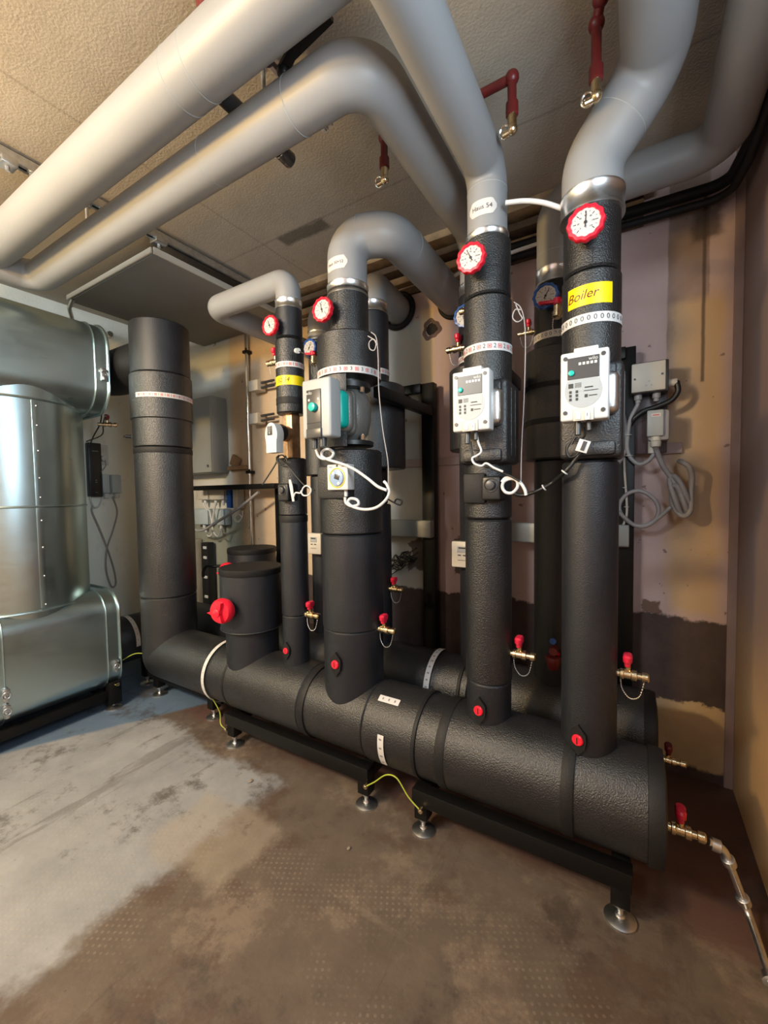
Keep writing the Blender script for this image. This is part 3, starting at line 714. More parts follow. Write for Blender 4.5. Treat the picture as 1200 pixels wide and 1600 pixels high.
# ------------------------------------------------------------------ drain valves
def valve(label, loc, rotz=0, s=1, group='small nickel drain valves with red handles', chain=True, hmat='redlever'):
    """body along local +X"""
    t = thing('drain_valve', label, 'valve', loc, rotz, group)
    b = B().lathe([(.011, -.02), (.011, .010), (.016, .012), (.016, .020), (.013, .022), (.013, .040), (.016, .042), (.016, .054), (.010, .056), (.010, .066), (.014, .068), (.014, .082), (.010, .086), (0, .086)], (0, 0, 0), 'X', 20)
    b.cyl((.031, 0, .008), (.031, 0, .030), .0085, 14)
    obj('body', b, 'brass', t, local=True)
    b = B().lathe([(.010, .0), (.012, .004), (.012, .010), (.017, .016), (.018, .03), (.014, .036), (0, .038)], (.031, 0, .026), 'Z', 20, bumps=lambda a: 1+.38*math.cos(2*a))
    obj('handle', b, hmat, t, local=True)
    if chain:
        P = spline([(.012, 0, -.012), (.018, -.004, -.045), (.038, -.006, -.068), (.062, -.004, -.058), (.074, 0, -.012)], 6)
        b = B()
        for i, p in enumerate(P): b.sphere(p, .0021, 8)
        b.tube(P, .0010, 6)
        obj('chain', b, 'steel', t, local=True)
    t.scale = (s, s, s)
    return t
v0 = valve('drain valve low on the right of the Boiler riser', (-.045, HY, .70))
dup(v0, (-.362, HY, .70), 'drain valve low on the right of the riser labelled Haus 54')
dup(v0, (-.90, HY, .70), 'drain valve low on the right of the pump riser')
dup(v0, (-1.293, HY, .705), 'drain valve low on the right of the thinnest front riser')
dup(v0, (-1.09, BY, .76), 'drain valve low on the back riser, seen right of the pump riser')
dup(v0, (-1.41, HY, 1.875), 'drain valve high on the left of the thinnest front riser', PI)
dup(v0, (-.54, 1.65, 1.995), 'upper drain valve left of the riser labelled Haus 54', PI)
dup(v0, (-.64, 1.75, 1.885), 'lower drain valve left of the riser labelled Haus 54', PI)
dup(v0, (-.362, BY, 1.92), 'drain valve left of the back riser beside the Boiler riser', PI, .85)
# valves with long red levers on the back risers
def lever_valve(label, loc, side=-1):
    t = thing('lever_valve', label, 'valve', loc, 0, 'lever valves on the back risers')
    obj('body', B().cyl((0, .04, 0), (0, -.01, 0), .013, 16).lathe([(.015, 0), (.015, -.02), (.019, -.022), (.019, -.04), (.012, -.046), (0, -.046)], (0, -.012, 0), 'Z', 20), 'brass', t, local=True)
    obj('lever', B().box((side*.025, -.014, .018), (.085, .018, .012), .004, rot=(0, .12, 0)).cyl((0, -.014, .005), (0, -.014, .026), .015, 16), 'redlever', t, local=True)
    P = spline([(-.014, -.01, -.03), (-.016, -.01, -.08), (.004, -.01, -.11), (.022, -.01, -.08), (.016, -.01, -.04)], 6); b = B()
    for p in P: b.sphere(p, .0026, 8)
    b.tube(P, .0010, 6); obj('chain', b, 'steel', t, local=True)
    return t
lv = lever_valve('red lever valve below the blue thermometer beside the Boiler riser', (-.255, 1.70, 1.945))
dup(lv, (-1.455, 1.71, 1.98), 'red lever valve below the blue thermometer beside the thinnest riser')
t = thing('ball_valve', 'dark red valve with small blue dot low on the back riser beside the Boiler riser', 'valve', (-.27, 1.72, .62))
obj('body', B().cyl((-.27, 1.75, .62), (-.27, 1.71, .62), .016, 16).cyl((-.27, 1.715, .60), (-.27, 1.715, .55), .03, 20, .004, .022), 'darkred', t); obj('cap', B().cyl((-.27, 1.71, .665), (-.27, 1.70, .665), .012, 16), 'blue', t)

# ------------------------------------------------------------------ pump on the second riser
PX = -1.02
t = thing('circulation_pump', 'grey and teal circulation pump on the thickest front riser', 'pump', (PX, HY, 1.44))
obj('volute', B().lathe([(.045, 1.45), (.055, 1.46), (.05, 1.475), (.075, 1.50), (.088, 1.56), (.088, 1.62), (.075, 1.66), (.05, 1.69), (.05, 1.72)], (PX, HY, 0), 'Z', 40), 'volute', t)
obj('flange', B().lathe([(.09, 1.448), (.094, 1.45), (.094, 1.466), (.09, 1.468)], (PX+.01, HY-.01, 0), 'Z', 48), 'blackplastic', t, label='black lower flange')
obj('flange', B().lathe([(.06, 1.675), (.085, 1.68), (.085, 1.70), (.06, 1.705)], (PX+.01, HY-.01, 0), 'Z', 48), 'blackplastic', t, label='black upper flange')
for z in (1.478, 1.668):
    for a in (20, 75, -40):
        a = math.radians(a); obj('flange_bolt', B().cyl((PX+.01+math.sin(a)*.075, HY-.01-math.cos(a)*.075, z-.008), (PX+.01+math.sin(a)*.075, HY-.01-math.cos(a)*.075, z+.012), .010, 6).sphere((PX+.01+math.sin(a)*.075, HY-.01-math.cos(a)*.075, z+.012), .007, 10), 'chrome', t)
obj('motor_frame', B().box((PX+.005, 1.315, 1.575), (.165, .06, .165), .035, seg=4).box((PX+.005, 1.345, 1.575), (.15, .05, .18), .03, seg=4), 'volute', t)
obj('motor', B().box((PX+.012, 1.270, 1.575), (.15, .06, .14), .02, seg=3), 'teal', t, label='teal motor housing')
for dz in (-.05, .05): obj('motor_screw', B().cyl((PX+.056, 1.262, 1.575+dz), (PX+.068, 1.262, 1.575+dz), .006, 10), 'steel', t)
hs = obj('control_housing', B().box((PX+.017, 1.211, 1.570), (.135, .067, .215), .010, seg=3), 'grey', t, label='grey control housing')
pn = obj('control_panel', B().box((PX+.010, 1.176, 1.555), (.068, .006, .165), .003).box((PX+.010, 1.174, 1.478), (.07, .01, .035), .003), 'darkgrey', hs)
obj('knob', B().cyl((PX+.012, 1.176, 1.572), (PX+.012, 1.158, 1.572), .016, 28, .002), 'teal', hs, label='round teal knob')
d = B(); fn = flat((PX-.010, 1.1722, 1.625)); put_text(d, 'wilo', .017, fn); put_rect(d, flat((PX+.012, 1.1722, 1.60)), -.026, -.018, -.004, .004); put_rect(d, flat((PX+.012, 1.1722, 1.60)), .018, .026, -.004, .004)
obj('panel_lettering', d, 'white', hs, smooth=False)
obj('seam', B().box((PX+.010, 1.1728, 1.515), (.066, .001, .0015)), 'hole', hs, smooth=False)
obj('cable_gland', B().cyl((PX-.01, 1.2, 1.468), (PX-.01, 1.2, 1.425), .011, 16), 'darkgrey', t); obj('cable_gland', B().cyl((PX+.03, 1.2, 1.468), (PX+.03, 1.2, 1.43), .014, 16), 'darkgrey', t)
obj('rear_shell', B().lathe([(.118, 1.44), (.124, 1.44), (.124, 1.72), (.118, 1.72)], (PX, HY, 0), 'Z', 40, a0=math.radians(-30), a1=math.radians(110)), 'shell', t)

# ------------------------------------------------------------------ pumps with white modules
def module_pump(label, X, s=1):
    t = thing('heating_pump', label, 'pump', (X, HY, 1.36))
    # moulded insulation shell with raised cheeks
    obj('insulation_shell', B().box((X+.012, HY-.01, 1.48), (.165, .16, .27), .016, seg=3), 'shell', t)
    for zc, hh in ((1.585, .045), (1.372, .04)): obj('shell_collar', B().box((X+.012, HY-.015, zc), (.13, .17, hh), .01), 'shell', t)
    obj('shell_clip', B().box((X+.094, HY-.04, 1.48), (.006, .012, .22), .002).box((X+.094, HY+.01, 1.48), (.006, .012, .22), .002), 'shell', t)
    obj('motor', B().box((X+.012, 1.308, 1.52), (.145, .055, .115), .018, seg=3), 'steel', t, label='silver cast motor housing')
    my = 1.262
    mod = obj('control_module', B().box((X+.004-.0, my, 1.535), (.118, .048, .185), .006, seg=3).box((X+.008, my, 1.631), (.06, .044, .012), .003), 'white', t, label='white control module')
    fy = my-.0245
    obj('front_panel', B().box((X+.002, fy, 1.582), (.078, .003, .058), .001), 'darkgrey', mod, smooth=False)
    obj('rating_label', B().lathe([(.046, 0), (.046, .0015), (0, .0015)], (X+.002, fy+.001, 1.522), (0, -1, 0), 48, bumps=lambda a: 1).box((X+.002, fy-.0002, 1.535), (.08, .0016, .03)), 'labelgrey', mod, smooth=False)
    obj('button', B().cyl((X-.027, fy, 1.570), (X-.027, fy-.007, 1.570), .0075, 20, .001), 'teal', mod, label='round teal button')
    d = B(); p = lambda x, z: flat((X+x, fy-.0021, z))
    put_text(d, 'wilo', .013, p(.026, 1.603))
    for k in range(5): put_rect(d, p(-.006+k*.0095, 1.5925), -.0032, .0032, -.0035, .0035)
    obj('panel_lettering', d, 'white', mod, smooth=False)
    d = B(); p2 = flat((X, fy-.0019, 0))
    put_rect(d, p2, -.034, -.022, 1.530, 1.542)
    for k in range(4):
        put_rect(d, p2, -.018, -.002, 1.531+k*.0033, 1.5322+k*.0033)
    for k in range(3):
        for j in range(2): put_rect(d, p2, -.032+j*.016, -.026+j*.016, 1.496+k*.010, 1.503+k*.010)
    put_rect(d, p2, .006, .026, 1.527, 1.530); put_rect(d, p2, .004, .038, 1.519, 1.5205); put_rect(d, p2, .006, .013, 1.502, 1.510); put_rect(d, p2, .016, .036, 1.505, 1.507)
    obj('label_print', d, 'ink', mod, smooth=False)
    for sx, sz in ((-1, 1), (1, 1), (-1, -1), (1, -1)):
        obj('housing_screw', B().cyl((X+.004+sx*.046, fy+.002, 1.538+sz*.073), (X+.004+sx*.046, fy-.002, 1.538+sz*.073), .0055, 16), 'darkgrey', mod)
    obj('connector_bay', B().box((X+.003, fy-.001, 1.458), (.050, .004, .034), .001), 'beige', mod)
    obj('connector', B().box((X-.010, fy-.003, 1.454), (.014, .004, .02), .001).box((X+.013, fy-.003, 1.453), (.013, .006, .024), .001), 'white', mod)
    d = B(); put_text(d, '1', .012, flat((X+.013, fy-.0065, 1.455))); obj('connector_number', d, 'ink', mod, smooth=False)
    obj('lead_plug', B().cyl((X-.012, fy+.02, 1.445), (X-.012, fy+.015, 1.405), .008, 14).cyl((X+.014, fy+.02, 1.445), (X+.016, fy+.015, 1.415), .006, 14), 'darkgrey', t)
    return t
module_pump('pump with white control module on the riser labelled Haus 54', -.440)
module_pump('pump with white control module on the rightmost front riser reading Boiler', -.124)

# ------------------------------------------------------------------ actuator, knobs, room sensor
t = thing('valve_actuator', 'cream oval-topped actuator on the bronze mixing valve of the thinnest riser', 'actuator', (-1.351, HY, 1.42))
obj('mixing_valve', B().box((-1.351, HY, 1.52), (.062, .06, .21), .012).cyl((-1.351, HY-.02, 1.53), (-1.351, HY-.07, 1.53), .035, 24, .005).cyl((-1.351, HY, 1.42), (-1.351, HY, 1.64), .032, 24), 'bronze', t, label='raw bronze valve body')
obj('adapter', B().cyl((-1.345, 1.35, 1.53), (-1.345, 1.30, 1.525), .038, 28, .004), 'blackplastic', t)
poly = [(.036*math.cos(a)*1.0, .052*math.sin(a)+.012) for a in [PI*k/12 for k in range(-2, 15)]]
poly = poly+[(-.03, -.035), (-.03, -.064), (.03, -.064), (.03, -.035)]
ah = obj('housing', B().prism(poly, (-1.335, 1.272, 1.50), (1, 0, 0), (0, 0, 1), (0, .04, 0)), 'white', t, label='cream oval housing')
obj('display', B().box((-1.340, 1.270, 1.53), (.026, .004, .038), .001), 'darkgrey', ah)
d = B()
for k in range(3): put_rect(d, flat((-1.340, 1.2675, 1.545-k*.008)), -.008, .006, -.001, .001)
put_rect(d, flat((-1.340, 1.2675, 1.520)), -.003, .003, -.004, .004)
for k in range(3):
    for sx in (-1, 1): put_rect(d, flat((-1.340+sx*.022, 1.2715, 1.53-k*.012)), -.003, .003, -.001, .001)
obj('display_marks', d, 'labelgrey', ah, smooth=False)
def adj(label, X, r, ya, a=0, loops=True):
    """black square valve hood with round end knob, below a pump"""
    t = thing('shutoff_valve', label, 'valve', (X, HY, 1.22), 0, 'black shut-off valve hoods')
    obj('hood', B().box((X, ya, 1.265), (.062, .075, .078), .008, seg=3), 'blackplastic', t)
    obj('end_ring', B().torus((X, ya-.038, 1.275), .021, .003, 'Y', 32, 8), 'darkgrey', t)
    obj('end_knob', B().cyl((X, ya-.036, 1.275), (X, ya-.050, 1.275), .015, 24, .003), 'darkgrey', t)
    return t
adj('black shut-off valve hood on the riser labelled Haus 54', -.395, .078, 1.345)
adj('black shut-off valve hood on the thinnest front riser', -1.325, .063, 1.358)
obj2 = obj('recess_pad', B().box((-.455, HY-.065, 1.265), (.075, .06, .10), .008), 'foam_dark'); tag(obj2, 'flat black rubber pad beside the valve hood on the riser labelled Haus 54', 'pad')
t = thing('sensor_clip', 'white tag clip hooked onto the thinnest front riser', 'clip', (-1.285, 1.33, 1.25))
obj('tag', B().prism([(0, .05), (.012, .05), (.022, .02), (.03, -.045), (.018, -.045), (.004, .02)], (-1.290, 1.325, 1.27), (1, 0, 0), (0, 0, 1), (0, .003, 0)), 'white', t)
t = thing('differential_controller', 'white square controller with round blue dial on the pump riser', 'controller', (-1.0, 1.26, 1.26))
X0 = -.968
obj('housing', B().box((X0, 1.275, 1.318), (.098, .045, .098), .004, seg=3), 'white', t)
obj('ring', B().torus((X0, 1.2515, 1.315), .036, .0018, 'Y', 48, 8), 'yellow', t)
dl = obj('dial', B().cyl((X0, 1.254, 1.315), (X0, 1.246, 1.315), .031, 40, .002), M['dialblue'], t, label='round blue dial')
obj('dial_window', B().box((X0+.003, 1.2455, 1.318), (.024, .002, .018), .001, rot=(0, .3, 0)), 'darkgrey', dl)
obj('dial_window', B().cyl((X0-.014, 1.2465, 1.333), (X0-.014, 1.2455, 1.333), .006, 16).cyl((X0+.01, 1.2465, 1.294), (X0+.01, 1.2455, 1.294), .006, 16), 'white', dl)

d = B(); put_rect(d, flat((X0-.03, 1.2518, 1.357)), -.008, .008, -.001, .001); put_rect(d, flat((X0+.028, 1.2518, 1.357)), -.008, .008, -.001, .001); put_rect(d, flat((X0, 1.2518, 1.360)), -.004, .004, -.003, .005)
obj('print', d, 'ink', t, smooth=False)
obj('cable_gland', B().cyl((X0+.022, 1.28, 1.27), (X0+.022, 1.28, 1.245), .010, 12), 'white', t)
obj('mounting_recess', B().box((PX+.01, HY-.108, 1.30), (.15, .07, .13), .01), 'shell', t)

# ------------------------------------------------------------------ heat meters
def meter(label, c, group='heat meters behind the risers'):
    t = thing('heat_meter', label, 'meter', c, 0, group); x, y, z = c
    obj('housing', B().box((0, 0, .055), (.10, .03, .115), .006), M['beige'], t, local=True)
    obj('display', B().box((0, -.0155, .078), (.045, .003, .028), .001), 'labelgrey', t, local=True)
    d = B(); put_rect(d, flat((0, -.0175, .084)), -.016, .016, -.003, .004, 1); put_rect(d, flat((-.012, -.0165, .052)), -.007, .007, -.0025, .0025); put_rect(d, flat((.012, -.0165, .052)), -.007, .007, -.0025, .0025); put_rect(d, flat((0, -.0165, .03)), -.02, .02, -.001, .001)
    obj('buttons', d, 'ink', t, smooth=False, local=True)
    return t
mt = meter('cream heat meter with display between the thinnest riser and pump riser', (-1.505, 1.74, .93))
dup(mt, (-.648, 1.735, .925), 'cream heat meter half hidden behind the riser labelled Haus 54')

# ------------------------------------------------------------------ steel frames and posts
def leg_foot(t, x, y, ztop):
    obj('leg', B().box((x, y, (ztop+.055)/2), (.05, .05, ztop-.055), .002), 'blacksteel', t)
    ft = obj('levelling_foot', B().lathe([(.043, 0), (.043, .006), (.036, .010), (.014, .014), (.010, .02), (.010, .0205), (.008, .021), (.008, .09), (0, .09)], (x, y, 0), 'Z', 36), 'steel', t, label='round zinc levelling foot')
    obj('lock_nut', B().lathe([(.015, .04), (.015, .050)], (x, y, 0), 'Z', 6), 'steel', ft)
def frame(label, x0, x1, legx=None):
    t = thing('support_frame', label, 'support frame', ((x0+x1)/2, 1.6, 0))
    z0, z1 = .115, .172
    for y, nm in ((1.325, 'beam'), (1.93, 'beam')): obj(nm, B().box(((x0+x1)/2, y, (z0+z1)/2), (x1-x0, .05, z1-z0), .003), 'blacksteel', t)
    for x in (x0+.03, x1-.03):
        obj('cross_beam', B().box((x, 1.627, (z0+z1)/2), (.05, .56, z1-z0), .003), 'blacksteel', t)
        for y in (1.335, 1.92): leg_foot(t, x, y, z0+.01)
    return t
frame('low black steel frame carrying the right half of the manifolds', -.69, .005)
frame('low black steel frame carrying the middle of the manifolds', -1.74, -.885)
t = thing('support_frame', 'low black steel frame under the left end of the manifolds', 'support frame', (-2.3, 1.6, 0))
for y in (1.44, 1.93): obj('beam', B().box((-2.28, y, .143), (.72, .05, .057), .003), 'blacksteel', t)
for x in (-2.03, -2.57):
    obj('cross_beam', B().box((x, 1.685, .143), (.05, .44, .057), .003), 'blacksteel', t)
    for y in (1.45, 1.92): leg_foot(t, x, y, .125)
leg_foot(t, -2.8, 1.5, .18)
def post(label, x, top, arm=None, nm='frame_post'):
    t = thing(nm, label, 'post', (x, 2.12, 0), 0, 'black steel posts along the back wall')
    obj('upright', B().box((x, 2.12, top/2+.02), (.075, .05, top-.04), .003), 'blacksteel', t)
    obj('base_plate', B().box((x, 2.12, .01), (.12, .10, .02), .002), 'blacksteel', t)
    if arm:
        for q in arm: obj('arm', B().box(((q[0]+q[3])/2, (q[1]+q[4])/2, (q[2]+q[5])/2), (max(.04, abs(q[3]-q[0])), max(.04, abs(q[4]-q[1])), .05), .003), 'blacksteel', t)
    return t
post('black steel post on the back wall between pump riser and Haus 54 riser', -.985, 1.86, [(-1.02, 2.10, 1.835, -1.14, 2.10, 1.835), (-.97, 1.55, 1.70, -.97, 2.1, 1.70)])
post('black steel post behind the Boiler riser at the right', -.04, 1.87, [(-.04, 2.10, 1.845, -.10, 2.10, 1.845)])
post('black steel post behind the thinnest front riser', -2.14, 1.34)
tag(obj('bracket_arm', B().box((-.43, 1.62, 1.70), (.04, .34, .05), .003), 'blacksteel'), 'black bracket arm reaching back from the riser labelled Haus 54', 'bracket')
tag(obj('cable_tray', B().box((-2.50, 2.035, 1.318), (.88, .12, .035), .003), 'blacksteel'), 'black horizontal cable tray between the left riser and thinnest riser', 'cable tray')
def duct(label, x0, x1):
    t = thing('cable_duct', label, 'cable duct', ((x0+x1)/2, 2.09, 1.0), 0, 'grey cable duct lengths on the back wall')
    obj('channel', B().box(((x0+x1)/2, 2.075, 1.055), (x1-x0, .045, .095), .004), 'duct', t)
    obj('cover', B().box(((x0+x1)/2, 2.049, 1.055), (x1-x0-.002, .006, .085), .002), 'duct', t); return t
duct('grey cable duct length between the pump riser and the black post', -1.45, -.95); duct('grey cable duct length behind the two right risers', -.62, -.02)

# earth wires
def cable(label, pts, r, m, name='cable', cat='cable', group=None, clips=None, nn=8, n=10):
    P = spline(pts, nn)
    if clips:
        t = thing(name, label, cat, tuple(P[0])); obj('sheath', B().tube(P, r, n), m, t)
        for c_, d_ in clips: obj('cable_tie', B().torus(c_, r*1.5, .0022, d_, 16, 6), 'white', t)
        return t
    o = obj(name, B().tube(P, r, n), m); return tag(o, label, cat, group)
def lug_wire(label, pts):
    t = thing('earth_wire', label, 'wire', pts[0], 0, 'green and yellow earth wires on the frames')
    obj('sheath', B().tube(spline(pts), .0026, 8), 'earth', t)
    for p in (pts[0], pts[-1]): obj('cable_lug', B().cyl(V(p)+V((0, .012, 0)), V(p)+V((0, -.004, 0)), .009, 12).sphere(p, .006, 10), 'brass', t)
    return t
E1 = [tuple(at(*p, 'Y', 1.285)) for p in [(571, 1229), (585, 1222), (603, 1211), (620, 1216), (638, 1245), (657, 1267)]]
lug_wire('green and yellow earth wire bridging the two frames at the front', E1)
lug_wire('earth wire at the left end of the middle frame', [(-1.72, 1.29, .10), (-1.75, 1.285, .12), (-1.80, 1.32, .14), (-1.9, 1.38, .12), (-2.0, 1.42, .13)])
lug_wire('earth wire from the tank frame to the left manifold end', [(-2.60, 1.215, .15), (-2.66, 1.20, .16), (-2.66, 1.24, .24), (-2.60, 1.32, .30), (-2.5, 1.36, .30)])

# ------------------------------------------------------------------ sheet-metal tank
TX0, TX1, TY0, TY1 = -3.33, -2.615, .05, 1.255
def stadium(z0, z1, r, n=8):
    """rounded rectangle outline in XZ"""
    pts = []
    for cx, cz, a0 in ((TX1-r, z1-r, 0), (TX0+r, z1-r, PI/2), (TX0+r, z0+r, PI), (TX1-r, z0+r, 1.5*PI)):
        for k in range(n+1):
            a = a0+k*PI/2/n; pts.append((cx+r*math.cos(a), cz+r*math.sin(a)))
    return pts
t = thing('clad_tank', 'galvanised sheet-metal clad tank with round middle against the left wall', 'tank', ((TX0+TX1)/2, .8, 0))
def drum(nm, z0, z1, r):
    o = obj(nm, B().prism(stadium(z0, z1, r), (0, TY0, 0), (1, 0, 0), (0, 0, 1), (0, TY1-TY0, 0)), 'galv', t)
    for yy in (TY1-.006, TY1-.075, .72):
        b = B(); P = [V((x, yy, z)) for x, z in stadium(z0-.004, z1+.004, r+.004)]; b.tube_closed([V((p.x+(.004 if p.x > -2.97 else -.004), yy, p.z)) for p in P], .007 if yy > 1.2 and yy > 1.24 else .003, 8, V((0, 1, 0)))
        obj('rim_bead', b, 'galv', o)
    return o
lo = drum('lower_box', .12, .70, .13); up = drum('upper_box', 1.75, 2.27, .15)
cy_ = obj('round_body', B().lathe([(.352, .60), (.352, 1.21), (.352, 1.215), (.352, 1.83)], (-2.985, .88, 0), 'Z', 96), 'galv', t)
for z, rr in ((.672, .361), (1.212, .357), (1.765, .359)): obj('joint_bead', B().torus((-2.985, .88, z), rr-.004, .006, 'Z', 96, 8), 'galv', cy_)
ang = math.atan2(.365, .0)-0
sa = math.radians(3)
b = B(); e1 = V((math.cos(sa), math.sin(sa), 0))
c0 = V((-2.985, .88, 0))+e1*.353; tz = V((-math.sin(sa), math.cos(sa), 0))
b.box(c0+V((0, 0, 1.225)), (.003, .028, 1.08), .001, rot=(0, 0, sa)); obj('vertical_seam', b, 'galv', cy_)
for z in (.70, .85, 1.0, 1.14, 1.26, 1.36, 1.5, 1.63, 1.73):
    obj('rivet', B().sphere(c0+V((0, 0, z))+tz*.008, .006, 10), 'steel', cy_)
def clasp(parent, p):
    b = B().box(p, (.012, .022, .07), .003).box(V(p)+V((.008, 0, .02)), (.01, .03, .016), .003).box(V(p)+V((.008, 0, -.02)), (.012, .016, .03), .003); b.torus(V(p)+V((.012, 0, .0)), .016, .003, 'X', 16, 6)
    obj('toggle_latch', b, 'steel', parent, label='steel toggle latch')
clasp(lo, (TX1+.006, TY1-.035, .26)); clasp(lo, (TX1+.006, .72, .22)); clasp(up, (TX1+.006, TY1-.035, 1.96)); clasp(lo, (TX1+.006, .72, .30))
ff = obj('base_frame', B().box((-2.66, .66, .09), (.05, 1.18, .05), .003).box((-2.97, 1.20, .09), (.6, .05, .05), .003).box((-3.28, .66, .09), (.05, 1.18, .05), .003), 'blacksteel', t)
obj('corner_leg', B().box((-2.645, 1.215, .10), (.065, .065, .13), .003), 'blacksteel', ff)
for x, y in ((-2.645, 1.215), (-3.28, 1.215), (-2.645, .1)):
    obj('levelling_foot', B().lathe([(.043, 0), (.043, .006), (.036, .010), (.014, .014), (.008, .02), (.008, .07), (0, .07)], (x, y, 0), 'Z', 32), 'steel', t)
cable('thin black cable dropping from the upper tank box to the black wall device', [(-2.70, 1.26, 1.74), (-2.9, 1.34, 1.72), (-3.1, 1.42, 1.68), (-3.36, 1.44, 1.66)], .004, 'blackcable')
pc = [tuple(at(*p, 'X', -3.0)) for p in [(160, 632), (157, 660), (147, 680)]]
cable('thin black cable hanging behind the upper tank box', pc+[tuple(at(140, 695, 'X', -3.3))], .004, 'blackcable')
v = valve('drain valve with dark red handle beside the upper tank box', (-2.9, 1.33, 1.72), PI*.3, 1, None, False, 'darkred')

# ------------------------------------------------------------------ left wall fittings (wall face X=-3.4)
def lw(x, y): return at(x, y, 'X', -3.385)
a, c = lw(139, 692), lw(153, 776)
t = thing('wall_device', 'tall narrow black device on the left wall beside the socket', 'device', ((a.x+.02), (a.y+c.y)/2, c.z))
ym = (a.y+c.y)/2; obj('housing', B().box((-3.375, ym, (a.z+c.z)/2), (.05, .085, a.z-c.z), .006), 'blackplastic', t)
d = B()
for zz, wd in ((a.z-.06, .04), (c.z+.12, .012), (c.z+.105, .012), (c.z+.03, .015)): put_rect(d, flat((-3.3495, ym, zz), (0, 1, 0), (0, 0, 1)), -wd/2, wd/2, -.0015, .0015)
obj('print', d, 'labelgrey', t, smooth=False)
a, c = lw(152, 697), lw(167, 724)
t = thing('wall_socket', 'white square wall socket with a plug on the left wall', 'socket', (-3.39, (a.y+c.y)/2, c.z)); ym = (a.y+c.y)/2; zm = (a.z+c.z)/2
obj('plate', B().box((-3.392, ym, zm), (.016, .085, .15), .004), 'white', t); obj('well', B().cyl((-3.386, ym, zm+.035), (-3.382, ym, zm+.035), .022, 24), 'beige', t)
pg = obj('plug', B().cyl((-3.386, ym, zm-.03), (-3.345, ym, zm-.03), .021, 24, .004), 'white', t); obj('plug_lead', B().tube(spline([(-3.35, ym, zm-.03), (-3.34, ym, zm-.08), (-3.35, ym-.02, zm-.12), (-3.37, ym-.05, zm-.16)]), .004, 8), 'greycable', pg)
def jbox(label, p0, p1, cables=()):
    t = thing('junction_box', label, 'junction box', (-3.39, (p0.y+p1.y)/2, p1.z), 0, 'pale grey junction boxes on the left wall')
    ym = (p0.y+p1.y)/2; zm = (p0.z+p1.z)/2
    obj('base', B().box((-3.375, ym, zm), (.05, abs(p1.y-p0.y), p0.z-p1.z), .006), 'boxgrey', t); obj('lid', B().box((-3.345, ym, zm), (.012, abs(p1.y-p0.y)-.006, p0.z-p1.z-.006), .003), 'boxgrey', t)
    obj('cable_gland', B().cyl((-3.37, ym+.01, p1.z), (-3.37, ym+.01, p1.z-.035), .018, 14), 'white', t)
    return ym, p1.z
y1, z1 = jbox('left one of two pale grey junction boxes beside the black device', lw(155, 741), lw(168, 771))
y2, z2 = jbox('right one of two pale grey junction boxes beside the black device', lw(169, 742), lw(186, 771))
Q = [tuple(at(*p, 'X', -3.37)) for p in [(176, 776), (183, 800), (176, 830), (167, 858), (166, 890), (174, 916), (181, 912), (178, 890), (168, 858), (155, 825), (144, 800), (145, 790)]]
cable('grey cable looping down the left wall below the junction boxes', Q, .006, 'greycable')
Q = [tuple(at(*p, 'X', -3.37)) for p in [(160, 778), (155, 790), (147, 792), (142, 782), (141, 775)]]
cable('short pale cable curling from the black device to the junction box', Q, .006, 'whitecable')
tag(obj('wall_pipe_stub', B().cyl((-3.4, 1.62, 2.47), (-3.34, 1.62, 2.47), .02, 14), 'steel'), 'small steel stub high on the left wall beside the riser', 'pipe stub')

# ------------------------------------------------------------------ back wall, left of the risers
def bw(x, y, d=2.17): return at(x, y, 'Y', d)
a, c = bw(300, 634), bw(357, 739)
t = thing('wall_cabinet', 'grey sheet-metal wall cabinet on the back wall right of the widest riser', 'cabinet', (-3.0, 2.1, c.z))
obj('body', B().box(((-3.2+c.x)/2, 2.10, (a.z+c.z)/2), (c.x+3.2, .14, a.z-c.z), .004), M['duct'], t)
obj('door', B().box(((-3.2+c.x)/2, 2.026, (a.z+c.z)/2), (c.x+3.2-.006, .012, a.z-c.z-.006), .002), M['duct'], t)
obj('lock', B().cyl((c.x-.04, 2.02, c.z+.05), (c.x-.04, 2.014, c.z+.05), .012, 16), 'steel', t)
t = thing('metal_conduit', 'thin chrome vertical conduit on the tan part of the back wall', 'conduit', (-2.5, 2.15, 0))
obj('tube', B().cyl((-2.485, 2.145, .1), (-2.485, 2.145, 2.5), .0115, 16), 'chrome', t)
for p in (551, 738): z = bw(392, p).z; obj('pipe_clip', B().box((-2.485, 2.15, z), (.05, .05, .022), .004).sphere((-2.46, 2.12, z+.012), .008, 10), 'blacksteel', t)
for (px, py, lab) in ((402, 604, 'upper beige bracket on the back wall left of the thinnest riser'), (402, 655, 'lower beige bracket on the back wall left of the thinnest riser')):
    p = bw(px, py, 2.12)
    t = thing('wall_bracket', lab, 'bracket', tuple(p), 0, 'beige brackets on the back wall')
    obj('block', B().box(p, (.09, .08, .075), .004), 'beige', t); obj('rod', B().cyl(p+V((.04, 0, .02)), p+V((.17, 0, .02)), .009, 10).cyl(p+V((.04, 0, -.015)), p+V((.17, 0, -.015)), .009, 10), 'darkgrey', t)
